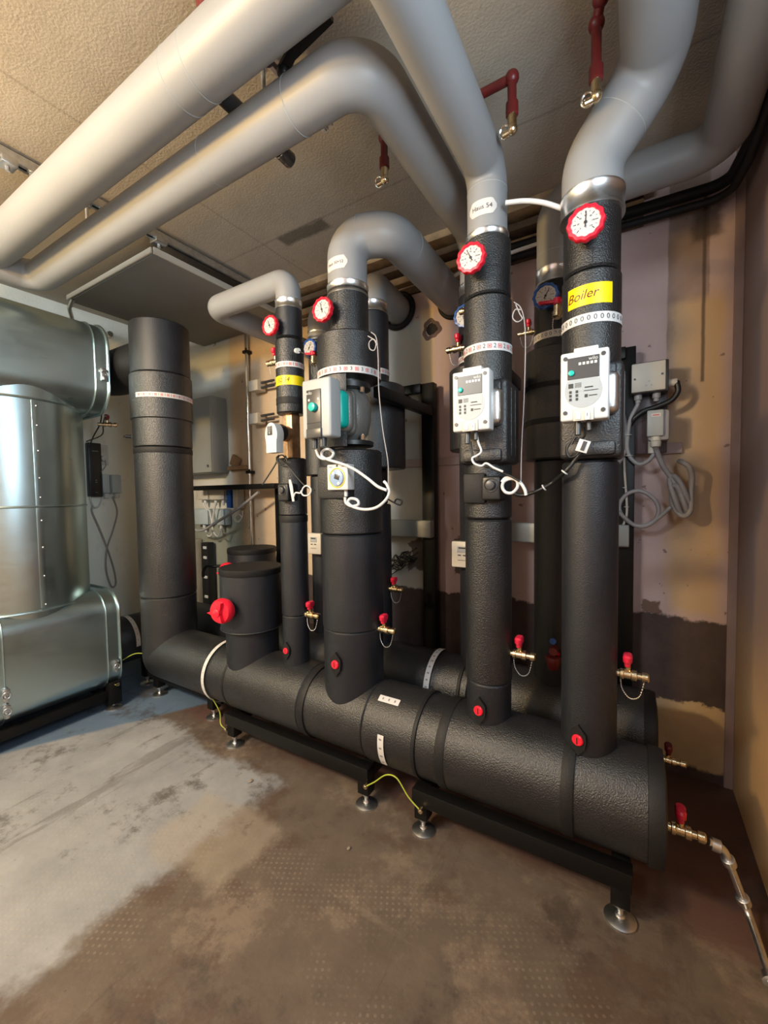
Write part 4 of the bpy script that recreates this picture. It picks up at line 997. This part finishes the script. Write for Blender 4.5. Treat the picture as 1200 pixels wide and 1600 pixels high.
# boxes under the cabinet
def bbox(label, x0, y0, x1, y1, m, d=2.12, glands=2, cat='junction box', group=None, th=.07):
    a, c = at(x0, y0, 'Y', d), at(x1, y1, 'Y', d)
    t = thing('junction_box' if cat == 'junction box' else 'control_box', label, cat, ((a.x+c.x)/2, d+th/2, c.z), 0, group)
    obj('base', B().box(((a.x+c.x)/2, d+th/2+.008, (a.z+c.z)/2), (c.x-a.x, th-.016, a.z-c.z), .006), m, t)
    obj('lid', B().box(((a.x+c.x)/2, d+.006, (a.z+c.z)/2), (c.x-a.x-.004, .014, a.z-c.z-.004), .003), m, t)
    for i in range(glands):
        x = a.x+(c.x-a.x)*(i+.5)/glands; obj('cable_gland', B().cyl((x, d+.03, c.z), (x, d+.03, c.z-.03), .013, 12).cyl((x, d+.03, c.z-.03), (x, d+.03, c.z-.045), .009, 12), 'white', t)
    return t
gjb = 'small boxes below the wall cabinet'
bbox('left box of the upper pair below the grey cabinet', 306, 764, 325, 781, 'beige', 2.10, 1, group=gjb)
bbox('right box of the upper pair below the grey cabinet', 326, 764, 350, 781, 'beige', 2.10, 2, group=gjb)
bbox('left pale blue-grey box in the lower row below the cabinet', 303, 795, 325, 820, 'boxgrey', 2.10, 1, group=gjb)
bbox('right pale blue-grey box in the lower row below the cabinet', 331, 795, 350, 821, 'boxgrey', 2.10, 1, group=gjb)
bbox('dark blue narrow box right of the upper pair below the cabinet', 353, 763, 361, 794, 'blue', 2.10, 0, group=gjb)
bbox('cream narrow box beside the dark blue one below the cabinet', 363, 758, 371, 795, 'beige', 2.10, 1, group=gjb)
cable('grey cable crossing diagonally below the small wall boxes', [tuple(at(*p, 'Y', 1.98)) for p in [(300, 826), (315, 829), (335, 818), (370, 796), (404, 769)]], .010, 'greycable')
for k, (px, lab) in enumerate([([(318, 786), (322, 795), (328, 800), (332, 830), (326, 838), (320, 826)], 'white cable looping under the left pale blue-grey box'), ([(338, 786), (334, 800), (332, 825), (340, 838), (346, 826)], 'white cable looping under the right pale blue-grey box')]):
    cable(lab, [tuple(at(*p, 'Y', 2.05)) for p in px], .006, 'whitecable')
cable('thin pale cable coil at the foot of the cream narrow box', [tuple(at(*p, 'Y', 2.06)) for p in [(365, 799), (364, 808), (370, 815), (377, 810), (374, 804), (367, 808), (372, 816), (378, 808), (379, 798)]], .004, 'whitecable')
t = thing('cable_trunking', 'vertical black cable trunk with white clips below the wall boxes', 'cable duct', (-2.985, 2.12, 0))
obj('channel', B().box((-2.985, 2.12, .44), (.085, .06, .88), .004), 'blackplastic', t)
for z in (.93-.09, .76, .60, .44): obj('white_clip', B().box((-2.97, 2.085, z), (.04, .008, .022), .002), 'white', t)
tag(obj('stone_post', B().box((-3.17, 2.13, .45), (.10, .08, .9), .01), mat('rough_stone', (.33, .30, .24), .9, bump=1, scale=30, var=.3)), 'pale rough narrow post between the widest riser and black trunk', 'post')
tag(obj('plaster_lump', B().box((-2.62, 2.155, 1.47), (.22, .05, .035), .01).box((-2.66, 2.16, 1.52), (.10, .03, .09), .012, rot=(0, .5, 0)), mat('broken_render', (.33, .2, .11), .95, bump=1, scale=40, var=.4)), 'broken brown render lump at the lower corner of the grey cabinet', 'plaster')
for k, pts in enumerate([[(418, 715), (430, 700), (436, 706)], [(400, 752), (416, 728), (432, 706)]]): pass
cable('dark cable pair running down left from the actuator', [tuple(at(*p, 'Y', 1.36)) for p in [(436, 712), (430, 726), (418, 745), (410, 757)]], .0035, 'darkgrey')
cable('thin black cable slanting across the thinnest front riser', [tuple(at(*p, 'Y', 1.325)) for p in [(432, 714), (450, 728), (466, 748), (478, 760), (492, 766)]], .003, 'blackcable')
cable('small black coil of wire under the cream actuator', [tuple(at(*p, 'Y', 1.33)) for p in [(436, 711), (432, 716), (434, 724), (442, 725), (446, 717), (441, 711), (434, 715), (437, 726), (448, 722), (446, 712)]], .003, 'blackcable')
cable('small white ring of cable right of the thinnest riser valve hood', [tuple(at(*p, 'Y', 1.32)) for p in [(459, 776), (462, 770), (470, 770), (474, 762), (480, 759), (486, 765), (483, 773), (474, 774), (470, 767)]], .0035, 'whitecable')
# white cable of the pump
P = [tuple(at(*p, 'Y', 1.24)) for p in [(494, 703), (498, 713), (506, 717), (517, 715), (521, 708), (514, 702), (505, 704), (503, 712), (512, 718), (535, 725), (555, 734), (575, 748), (590, 760), (604, 766)]]
cable('thick white cable from the pump curving over the riser', P, .0055, 'whitecable')
P = [tuple(at(*p, 'Y', 1.25)) for p in [(539, 777), (541, 786), (550, 791), (560, 788), (558, 781), (548, 779), (544, 785), (552, 792), (570, 796), (588, 793), (602, 782), (608, 770), (605, 758), (600, 752)]]
cable('thick white cable from the white controller curving right and up', P, .0055, 'whitecable')
cable('dark wire tail curling right of the pump riser', [tuple(at(*p, 'Y', 1.5)) for p in [(597, 768), (604, 778), (615, 785), (625, 789), (628, 783), (620, 780), (616, 786)]], .0035, 'blackcable')
# thin sensor wires hanging
cable('thin grey sensor wire hanging down right of the pump riser', [tuple(at(*p, 'Y', 1.36)) for p in [(580, 519), (588, 528), (591, 560), (592, 610), (598, 670), (606, 720), (607, 755)]], .0022, 'greycable')
cable('small wire coil with white tie on the pump jacket', [tuple(at(*p, 'Y', 1.30)) for p in [(575, 525), (583, 530), (588, 535), (585, 547), (578, 545), (577, 535), (584, 530), (589, 540)]], .0022, 'greycable')
cable('thin pale sensor wire hanging right of the riser labelled Haus 54', [tuple(at(*p, 'Y', 1.38)) for p in [(803, 472), (813, 480), (819, 500), (821, 540), (819, 620), (815, 700), (814, 757)]], .0017, 'greycable')
cable('small wire coil beside the upper part of the Haus 54 riser', [tuple(at(*p, 'Y', 1.38)) for p in [(806, 476), (812, 490), (816, 498), (808, 503), (801, 496), (805, 484), (814, 484)]], .0022, 'greycable')
cable('thin white sensor plug and wire on the thinnest riser', [tuple(at(*p, 'Y', 1.34)) for p in [(465, 548), (474, 552), (482, 560), (492, 573)]], .0025, 'blackcable')
tag(obj('sensor_plug', B().cyl(at(463, 548, 'Y', 1.345), at(466, 548, 'Y', 1.335), .011, 14), 'white'), 'small white sensor plug on the thinnest riser above the number tape', 'plug')
# cables of the white module pumps
P = [tuple(at(*p, 'Y', 1.27)) for p in [(744, 672), (747, 690), (752, 705), (745, 712), (738, 716), (741, 724), (752, 728), (760, 724), (772, 731), (786, 737)]]
cable('white cable tied below the Haus 54 pump module', P, .0035, 'whitecable')
P = [tuple(at(*p, 'Y', 1.29)) for p in [(735, 690), (737, 705), (742, 722), (752, 726), (770, 733), (786, 739), (800, 745), (812, 752)]]
cable('black cable from the Haus 54 pump module to the right', P, .0035, 'blackcable')
P = [tuple(at(*p, 'Y', 1.30)) for p in [(784, 753), (790, 747), (800, 747), (808, 752), (808, 762), (800, 770), (790, 769), (785, 761), (788, 752), (800, 748), (812, 753), (820, 765), (822, 774)]]
cable('white cable coil at the right side of the Haus 54 riser', P, .005, 'whitecable')
P = [at(*p, 'Y', 1.36) for p in [(800, 770), (815, 774), (832, 770), (850, 762), (866, 752)]]+[at(*p, 'Y', 1.31) for p in [(882, 738), (896, 722), (908, 706), (912, 692)]]
cable('thick black cable slung between the two right front risers', [tuple(p) for p in P], .006, 'blackcable', clips=[(P[3], P[4]-P[3]), (P[5], P[6]-P[5])])
P = [tuple(at(*p, 'Y', 1.28)) for p in [(912, 668), (914, 680), (905, 688), (893, 690), (886, 702), (890, 714), (902, 710), (908, 696), (900, 684), (893, 694)]]
cable('dark wire rings hanging under the Boiler pump module', P, .003, 'blackcable')
t = thing('cable_tag', 'white plastic tag hanging below the Boiler pump module', 'tag', tuple(at(911, 697, 'Y', 1.27)))
q = at(911, 697, 'Y', 1.265); obj('holder', B().box(q, (.030, .004, .034), .001, rot=(0, .35, 0)), 'white', t); obj('strip', B().box(q+V((.002, -.003, 0)), (.010, .002, .026), rot=(0, .35, 0)), 'darkgrey', t, smooth=False)
cable('white cable running from behind the Haus 54 pipe to the Boiler collar', [tuple(at(790, 317, 'Y', 1.36)), tuple(at(820, 314, 'Y', 1.37)), tuple(at(850, 317, 'Y', 1.38)), tuple(at(882, 327, 'Y', 1.40))], .0075, 'whitecable')
cable('thin white conduit behind the Haus 54 riser near the ceiling', [tuple(at(690, 442, 'Y', 1.98)), tuple(at(740, 416, 'Y', 1.98)), tuple(at(830, 384, 'Y', 1.98)), tuple(at(850, 378, 'Y', 1.98))], .008, 'whitecable', nn=3)

# ------------------------------------------------------------------ back wall middle
for k, (dx, dz, ph) in enumerate([(0, 0, 0)]):
    t = thing('wire_bundle', 'tangled bundle of thin black wires on the back wall right of the pump riser', 'cable', (-1.17, 2.1, .85))
    for j in range(7):
        P = []
        for i in range(16):
            a = i*.9+j; P.append(V((-1.17+.10*(i/15-.5)*1.3+.035*math.cos(a), 2.12-.02*math.sin(a*1.3), .86+.06*(i/15-.5)+.022*math.sin(a*1.1+j)+(.01*j-.03))))
        obj('wire', B().tube(spline([(-1.32, 2.12, .72+.02*j)]+P, 5), .003, 6), 'blackcable', t)
b = B(); bump = lambda a: 1+.12*math.cos(3*a+1)+.06*math.cos(7*a)
t = thing('wall_hole', 'round dark hole broken in the back wall left of the Haus 54 riser', 'hole', (-1.0, 2.16, 2.17))
obj('broken_rim', B().lathe([(.058, .0), (.056, .004), (.036, .006), (.034, .0)], (-.995, 2.182, 2.18), (0, -1, 0), 40, bumps=bump), mat('broken_plaster_rim', (.15, .10, .09), .95, bump=1, scale=60, var=.3), t)
obj('bore', B().lathe([(.036, 0), (.036, .004), (0, .004)], (-.99, 2.182, 2.18), (0, -1, 0), 32), 'hole', t)
tag(obj('corner_bracket', B().box((-1.115, 2.10, 1.78), (.03, .05, .05), .003), 'blacksteel'), 'small black bracket next to the post top behind the pump riser', 'bracket')

# ------------------------------------------------------------------ junction boxes right
t = thing('mounting_plate', 'dark plate on the post behind the right junction boxes', 'plate', (.02, 2.13, 1.4))
obj('plate', B().box((.028, 2.13, 1.59), (.17, .02, .36), .003), 'plate', t); obj('screw', B().cyl((-.037, 2.12, 1.66), (-.037, 2.114, 1.66), .007, 12), 'chrome', t)
t = thing('junction_box', 'larger beige-grey junction box with plain lid right of the Boiler riser', 'junction box', (.04, 2.06, 1.67))
a, c = at(987, 571, 'Y', 2.045), at(1040, 611, 'Y', 2.045)
cx, cz, wx, wz = (a.x+c.x)/2, (at(987, 571, 'Y', 2.045).z+at(987, 612, 'Y', 2.045).z)/2-.002, c.x-a.x, .118
obj('base', B().box((cx+.006, 2.085, cz), (wx+.01, .07, wz+.01), .006), 'darkgrey', t)
ld = obj('lid', B().box((cx, 2.05, cz), (wx, .02, wz), .004), 'beige', t, label='beige lid')
obj('lid_screw', B().cyl((cx-wx/2+.012, 2.042, cz-.005), (cx-wx/2+.012, 2.036, cz-.005), .004, 10), 'darkgrey', ld); obj('lid_screw', B().cyl((cx+wx/2-.012, 2.042, cz+.004), (cx+wx/2-.012, 2.036, cz+.004), .004, 10), 'darkgrey', ld)
d = B()
for a_ in (90, 210, 330): put_rect(d, flat((cx+.002+.011*math.cos(math.radians(a_)), 2.0395, cz-.030+.011*math.sin(math.radians(a_)))), -.003, .003, -.003, .003)
obj('embossed_mark', d, 'grey', ld, smooth=False)
for gx in (cx-.035, cx+.03): obj('cable_gland', B().cyl((gx, 2.08, cz-.06), (gx, 2.08, cz-.085), .015, 12).cyl((gx, 2.08, cz-.085), (gx, 2.08, cz-.098), .011, 12), 'greycable', t)
obj('cable_gland', B().cyl((cx+wx/2+.01, 2.085, cz-.028), (cx+wx/2+.04, 2.085, cz-.028), .016, 12), 'beige', t)
gl1 = V((cx-.035, 2.08, cz-.098)); gl2 = V((cx+.03, 2.08, cz-.098)); gl3 = V((cx+wx/2+.04, 2.085, cz-.028))
JB1 = (cx, cz)
t = thing('junction_box', 'smaller grey plug box with small white and red label, lower one', 'junction box', (.07, 2.05, 1.45))
a, c = at(1011, 642, 'Y', 2.04), at(1037, 681, 'Y', 2.04)
bx_, bz_ = (a.x+c.x)/2, (a.z+c.z)/2
obj('base', B().box((bx_+.012, 2.08, bz_-.008), (.075, .07, .125), .01), 'greycable', t); fb = obj('front_cover', B().box((bx_, 2.045, bz_), (c.x-a.x, .03, a.z-c.z), .006), M['grey'], t)
obj('sticker', B().box((bx_+.002, 2.029, bz_+.032), (.034, .001, .014)), 'tape', fb, smooth=False)
d = B(); put_rect(d, flat((bx_+.002, 2.0275, bz_+.032)), -.011, .011, -.002, .002); obj('sticker_print', d, 'redink', fb, smooth=False)
obj('cable_gland', B().lathe([(.020, 0), (.020, -.016), (.017, -.018), (.020, -.02), (.018, -.04), (.012, -.044)], (bx_+.003, 2.055, c.z), 'Z', 20), 'beige', t)
obj('cable_gland', B().cyl((bx_-.008, 2.085, c.z-.01), (bx_-.008, 2.085, c.z-.065), .016, 14), 'beige', t)
gA = V((bx_+.003, 2.055, c.z-.04)); gB = V((bx_-.008, 2.085, c.z-.06))
W = lambda p, y=2.08: at(*p, 'Y', y)
cable('black cable from the side gland of the larger junction box looping down left', [tuple(p) for p in [gl3, W((1058, 600)), W((1059, 612)), W((1048, 626)), W((1025, 636)), W((1005, 643)), W((990, 655)), W((982, 668), 2.1)]], .011, 'blackcable')
cable('grey cable hanging from the left gland of the larger junction box', [tuple(p) for p in [gl1, W((995, 635)), W((985, 655)), W((981, 680)), W((980, 700)), W((985, 715)), W((997, 725)), W((1010, 722)), W((1020, 712)), gB]], .0085, 'greycable', clips=[(W((981, 680)), V((0, 0, 1))), (W((983, 712)), V((0, 0, 1)))])
cable('grey cable running down the black post at the right', [tuple(p) for p in [W((968, 632)), W((975, 655)), W((976, 700)), W((971, 716), 2.06), W((964, 726), 2.02)]], .0085, 'greycable')
cable('pale thin cable clipped down the black post', [tuple(p) for p in [W((975, 715), 2.085), W((976, 740), 2.085), W((979, 780), 2.085), W((979, 805), 2.085), W((974, 820), 2.085)]], .005, 'beige', clips=[(W((976, 762), 2.085), V((0, 0, 1))), (W((979, 792), 2.085), V((0, 0, 1)))])
loop = [W((1048, 792)), W((1030, 808)), W((1010, 820)), W((990, 820)), W((972, 805)), W((968, 788)), W((980, 772)), W((1000, 767)), W((1020, 778)), W((1029, 795)), W((1024, 812)), W((1008, 822)), W((990, 820)), W((966, 800), 2.06)]
cable('grey cable forming one large ring beside the black post', [tuple(p) for p in loop], .0085, 'greycable')
P = [gA, W((1026, 705)), W((1036, 728)), W((1048, 745)), W((1060, 765)), W((1070, 790)), W((1075, 800)), W((1078, 792)), W((1068, 765)), W((1058, 748)), W((1050, 744)), W((1047, 755)), W((1056, 785)), W((1064, 803)), W((1070, 800)), W((1068, 780)), W((1057, 760)), W((1050, 765)), W((1052, 790)), W((1066, 806)), W((1078, 798)), W((1080, 770)), W((1081, 745)), W((1076, 730)), W((1066, 722)), W((1062, 720), 2.17)]
P = [V((p.x, p.y-.012*math.sin(i*1.7), p.z)) for i, p in enumerate(P)]
cable('bunch of looped grey cable hanging from the lower junction box', [tuple(p) for p in P], .0105, 'greycable')

# ------------------------------------------------------------------ pipe at the floor right
def chrome_pipe(label, pts, r):
    t = thing('drain_line', label, 'pipe', pts[0]); obj('tube', B().tube(fillet(pts, .03), r, 16), 'steel', t); return t
ep = V((.088, HY+.02, .26))
t = chrome_pipe('thin steel drain pipe on the floor at the right wall', [tuple(ep+V((.10, 0, -.005))), (.222, 1.44, .245), (.288, 1.50, .04), (.305, 1.2, .03), (.31, .2, .03)], .010)
for p, d in (((.235, 1.452, .205), (.33, .3, -1)), ((.275, 1.488, .08), (.33, .3, -1)), ((.298, 1.32, .034), (0, 1, 0)), ((.205, 1.44, .247), (1, 0, -.1))): obj('coupling', B().lathe([(.013, -.012), (.017, -.010), (.017, .010), (.013, .012)], p, d, 18), 'steel', t)
valve('drain valve at the right end of the front manifold, joined to the floor pipe', tuple(ep), 0, 1.1, None, False, 'redlever')
valve('drain valve at the end of the back manifold near the lower wall', (.085, BY, .24), 0, 1.0, None, False, 'darkred')

# ------------------------------------------------------------------ under the ceiling
def rail(label, X, y0, y1, Z=2.565):
    t = thing('strut_rail', label, 'rail', (X, (y0+y1)/2, Z))
    b = B().box((X, (y0+y1)/2, Z+.018), (.041, y1-y0, .003)).box((X-.019, (y0+y1)/2, Z), (.003, y1-y0, .038)).box((X+.019, (y0+y1)/2, Z), (.003, y1-y0, .038)).box((X-.013, (y0+y1)/2, Z-.019), (.012, y1-y0, .003)).box((X+.013, (y0+y1)/2, Z-.019), (.012, y1-y0, .003))
    obj('channel', b, 'steel', t, smooth=False); return t
ra = rail('long zinc strut rail under the ceiling at the far left', -2.065, -.2, 2.17)
rb = rail('zinc strut rail under the ceiling above the two parallel grey pipes', -.925, .2, 1.185, 2.545)
def rod(parent, x, y, z0, z1):
    r = obj('hanger_rod', B().cyl((x, y, z0), (x, y, z1), .0075, 12), 'steel', parent); obj('rod_nut', B().lathe([(.016, z1-.03), (.016, z1-.012)], (x, y, 0), 'Z', 6).lathe([(.022, z1-.012), (.022, z1-.008)], (x, y, 0), 'Z', 20), 'steel', r)
rod(ra, -2.065, .74, 2.45, 2.555); rod(ra, -2.065, .925, 2.43, 2.555); rod(rb, -.925, .74, 2.46, 2.54); rod(rb, -.965, .925, 2.43, 2.56)
obj('rail_clamp', B().box((-2.07, .66, 2.54), (.06, .05, .03), .004).cyl((-2.07, .66, 2.54), (-2.07, .66, 2.51), .008, 8), 'steel', ra)
obj('rail_clamp', B().box((-2.07, 1.25, 2.54), (.06, .06, .025), .004).cyl((-2.07, 1.25, 2.54), (-2.07, 1.25, 2.51), .008, 8), 'steel', ra)
obj('end_bolt', B().cyl((-.925, 1.165, 2.54), (-.925, 1.165, 2.50), .007, 10).lathe([(.013, 2.505), (.013, 2.515)], (-.925, 1.165, 0), 'Z', 6).box((-.925, 1.15, 2.52), (.05, .012, .004)), 'steel', rb)
t = thing('wrapped_pipe_end', 'pipe end wrapped in dark glossy tape under the ceiling', 'pipe', (-1.09, 1.1, 2.47))
obj('wrapping', B().cyl((-1.09, .80, 2.475), (-1.09, 1.17, 2.475), .026, 24, .004), mat('dark_glossy_tape', (.05, .048, .05), .22, bump=.8, scale=60), t)
obj('tie_wire', B().torus((-1.09, 1.08, 2.475), .027, .002, 'Y', 24, 6).torus((-1.09, 1.11, 2.475), .027, .002, 'Y', 24, 6), 'chrome', t)
t = thing('lever_valve', 'valve with long black lever between the two parallel grey pipes', 'valve', tuple(at(443, 118, 'Z', 2.46)))
p0, p1, p2 = at(443, 112, 'Z', 2.46), at(455, 88, 'Z', 2.46), at(517, 30, 'Z', 2.46)
obj('stem', B().cyl(p0+V((0, 0, -.0)), p0+V((0.0, 0.03, -.07)), .011, 14), 'bronze', t); obj('hub', B().sphere(p0, .020, 16), 'blackplastic', t)
d = (p2-p1).normalized(); sd = V((-d.y, d.x, 0)); b = B()
for q0, q1, wa, wb in ((p0, p1, .016, .014), (p1, p2, .014, .010)):
    k = len(b.v); b.v += [q0+sd*wa, q0-sd*wa, q1-sd*wb, q1+sd*wb]+[q+V((0, 0, .012)) for q in (q0+sd*wa, q0-sd*wa, q1-sd*wb, q1+sd*wb)]
    b.f += [tuple(k+i for i in f) for f in ((0, 1, 2, 3), (7, 6, 5, 4), (0, 4, 5, 1), (1, 5, 6, 2), (2, 6, 7, 3), (3, 7, 4, 0))]
obj('lever', b, 'blackplastic', t)
tag(obj('ceiling_fitting', B().box((-.86, .84, 2.50), (.09, .05, .10), .008).cyl((-.86, .84, 2.48), (-.86, .84, 2.42), .016, 16), 'plate'), 'dark fitting block between the two parallel grey pipes', 'fitting')
# red pipes with nickel valves
def red_drop(label, pts, end, s=1):
    t = thing('red_pipe', label, 'pipe', pts[0])
    obj('tube', B().tube(fillet(pts, .02), .013*s, 16), 'darkred', t)
    for p in pts[1:-1]: obj('elbow_fitting', B().sphere(p, .0205*s, 18), 'darkred', t)
    e = V(pts[-1]); obj('socket', B().lathe([(.014*s, .035), (.018*s, .033), (.018*s, .0), (.014*s, -.002)], e, 'Z', 18), 'darkred', t)
    cp = obj('end_valve', B().cyl(e, e+V((0, 0, -.035)), .0135*s, 16).sphere(e+V((0, 0, -.04)), .016*s, 14).cyl(e+V((-.004, 0, -.045)), e+V((-.028, -.004, -.05)), .009*s, 12), 'brass', t, label='nickel-plated end valve')
    obj('valve_wing', B().torus(e+V((-.02, -.004, -.042)), .015*s, .0035, (0, 1, .4), 20, 6), 'chrome', cp)
    return t
A = at(800, 122, 'Z', 2.47); red_drop('dark red pipe with elbow and end valve right of the Haus 54 pipe', [tuple(A+V((-.16, 0, 0))), tuple(A), tuple(A+V((0, 0, -.105)))], 0)
A = at(600, 215, 'Z', 2.52); red_drop('short dark red drop pipe left of the Haus 54 pipe', [tuple(A+V((0, 0, .08))), tuple(A+V((0, 0, 0))), tuple(A+V((0, 0, -.105)))], 0)
A = at(932, 38, 'Z', 2.50); red_drop('dark red pipe with end valve near the top, left of the wide bent grey pipe', [tuple(A+V((.012, -.15, .03))), tuple(A+V((.012, -.03, .03))), tuple(A), tuple(A+V((0, 0, -.145)))], 0, 1.0)
tag(obj('red_pipe', B().tube(fillet([tuple(at(332, -60, 'Z', 2.5)), tuple(at(322, 12, 'Z', 2.5)), tuple(at(316, -10, 'Z', 2.56))], .01), .022, 16), 'darkred'), 'dark red pipe end peeking over the wide grey pipe at the top edge', 'pipe')
# dark insulated lines in the top right corner
for r, off, lab in ((.022, 0, 'upper black insulated line along the top of the right corner'), (.015, .05, 'lower thinner black line along the top of the right corner')):
    P = fillet([(-.6, 2.14, 2.465-off), (.30, 2.12, 2.44-off), (.325, 1.9, 2.43-off), (.33, .6, 2.43-off)], .08); tag(obj('insulated_line', B().tube(P, r, 14), 'foam_dark'), lab, 'pipe', 'black insulated lines in the top right corner')
# crumbs on the floor
for k, (x, y, lab) in enumerate([(392, 1220, 'small dark crumb on the floor in front of the middle frame'), (790, 1250, 'tiny crumb on the floor right of the earth wire'), (545, 1325, 'tiny crumb on the bare floor patch')]):
    p = at(x, y, 'Z', .004); tag(obj('floor_crumb', B().sphere(p, .008 if k == 0 else .006, 8, (1, 1.5, .5)), 'debris'), lab, 'crumb', 'crumbs on the floor')
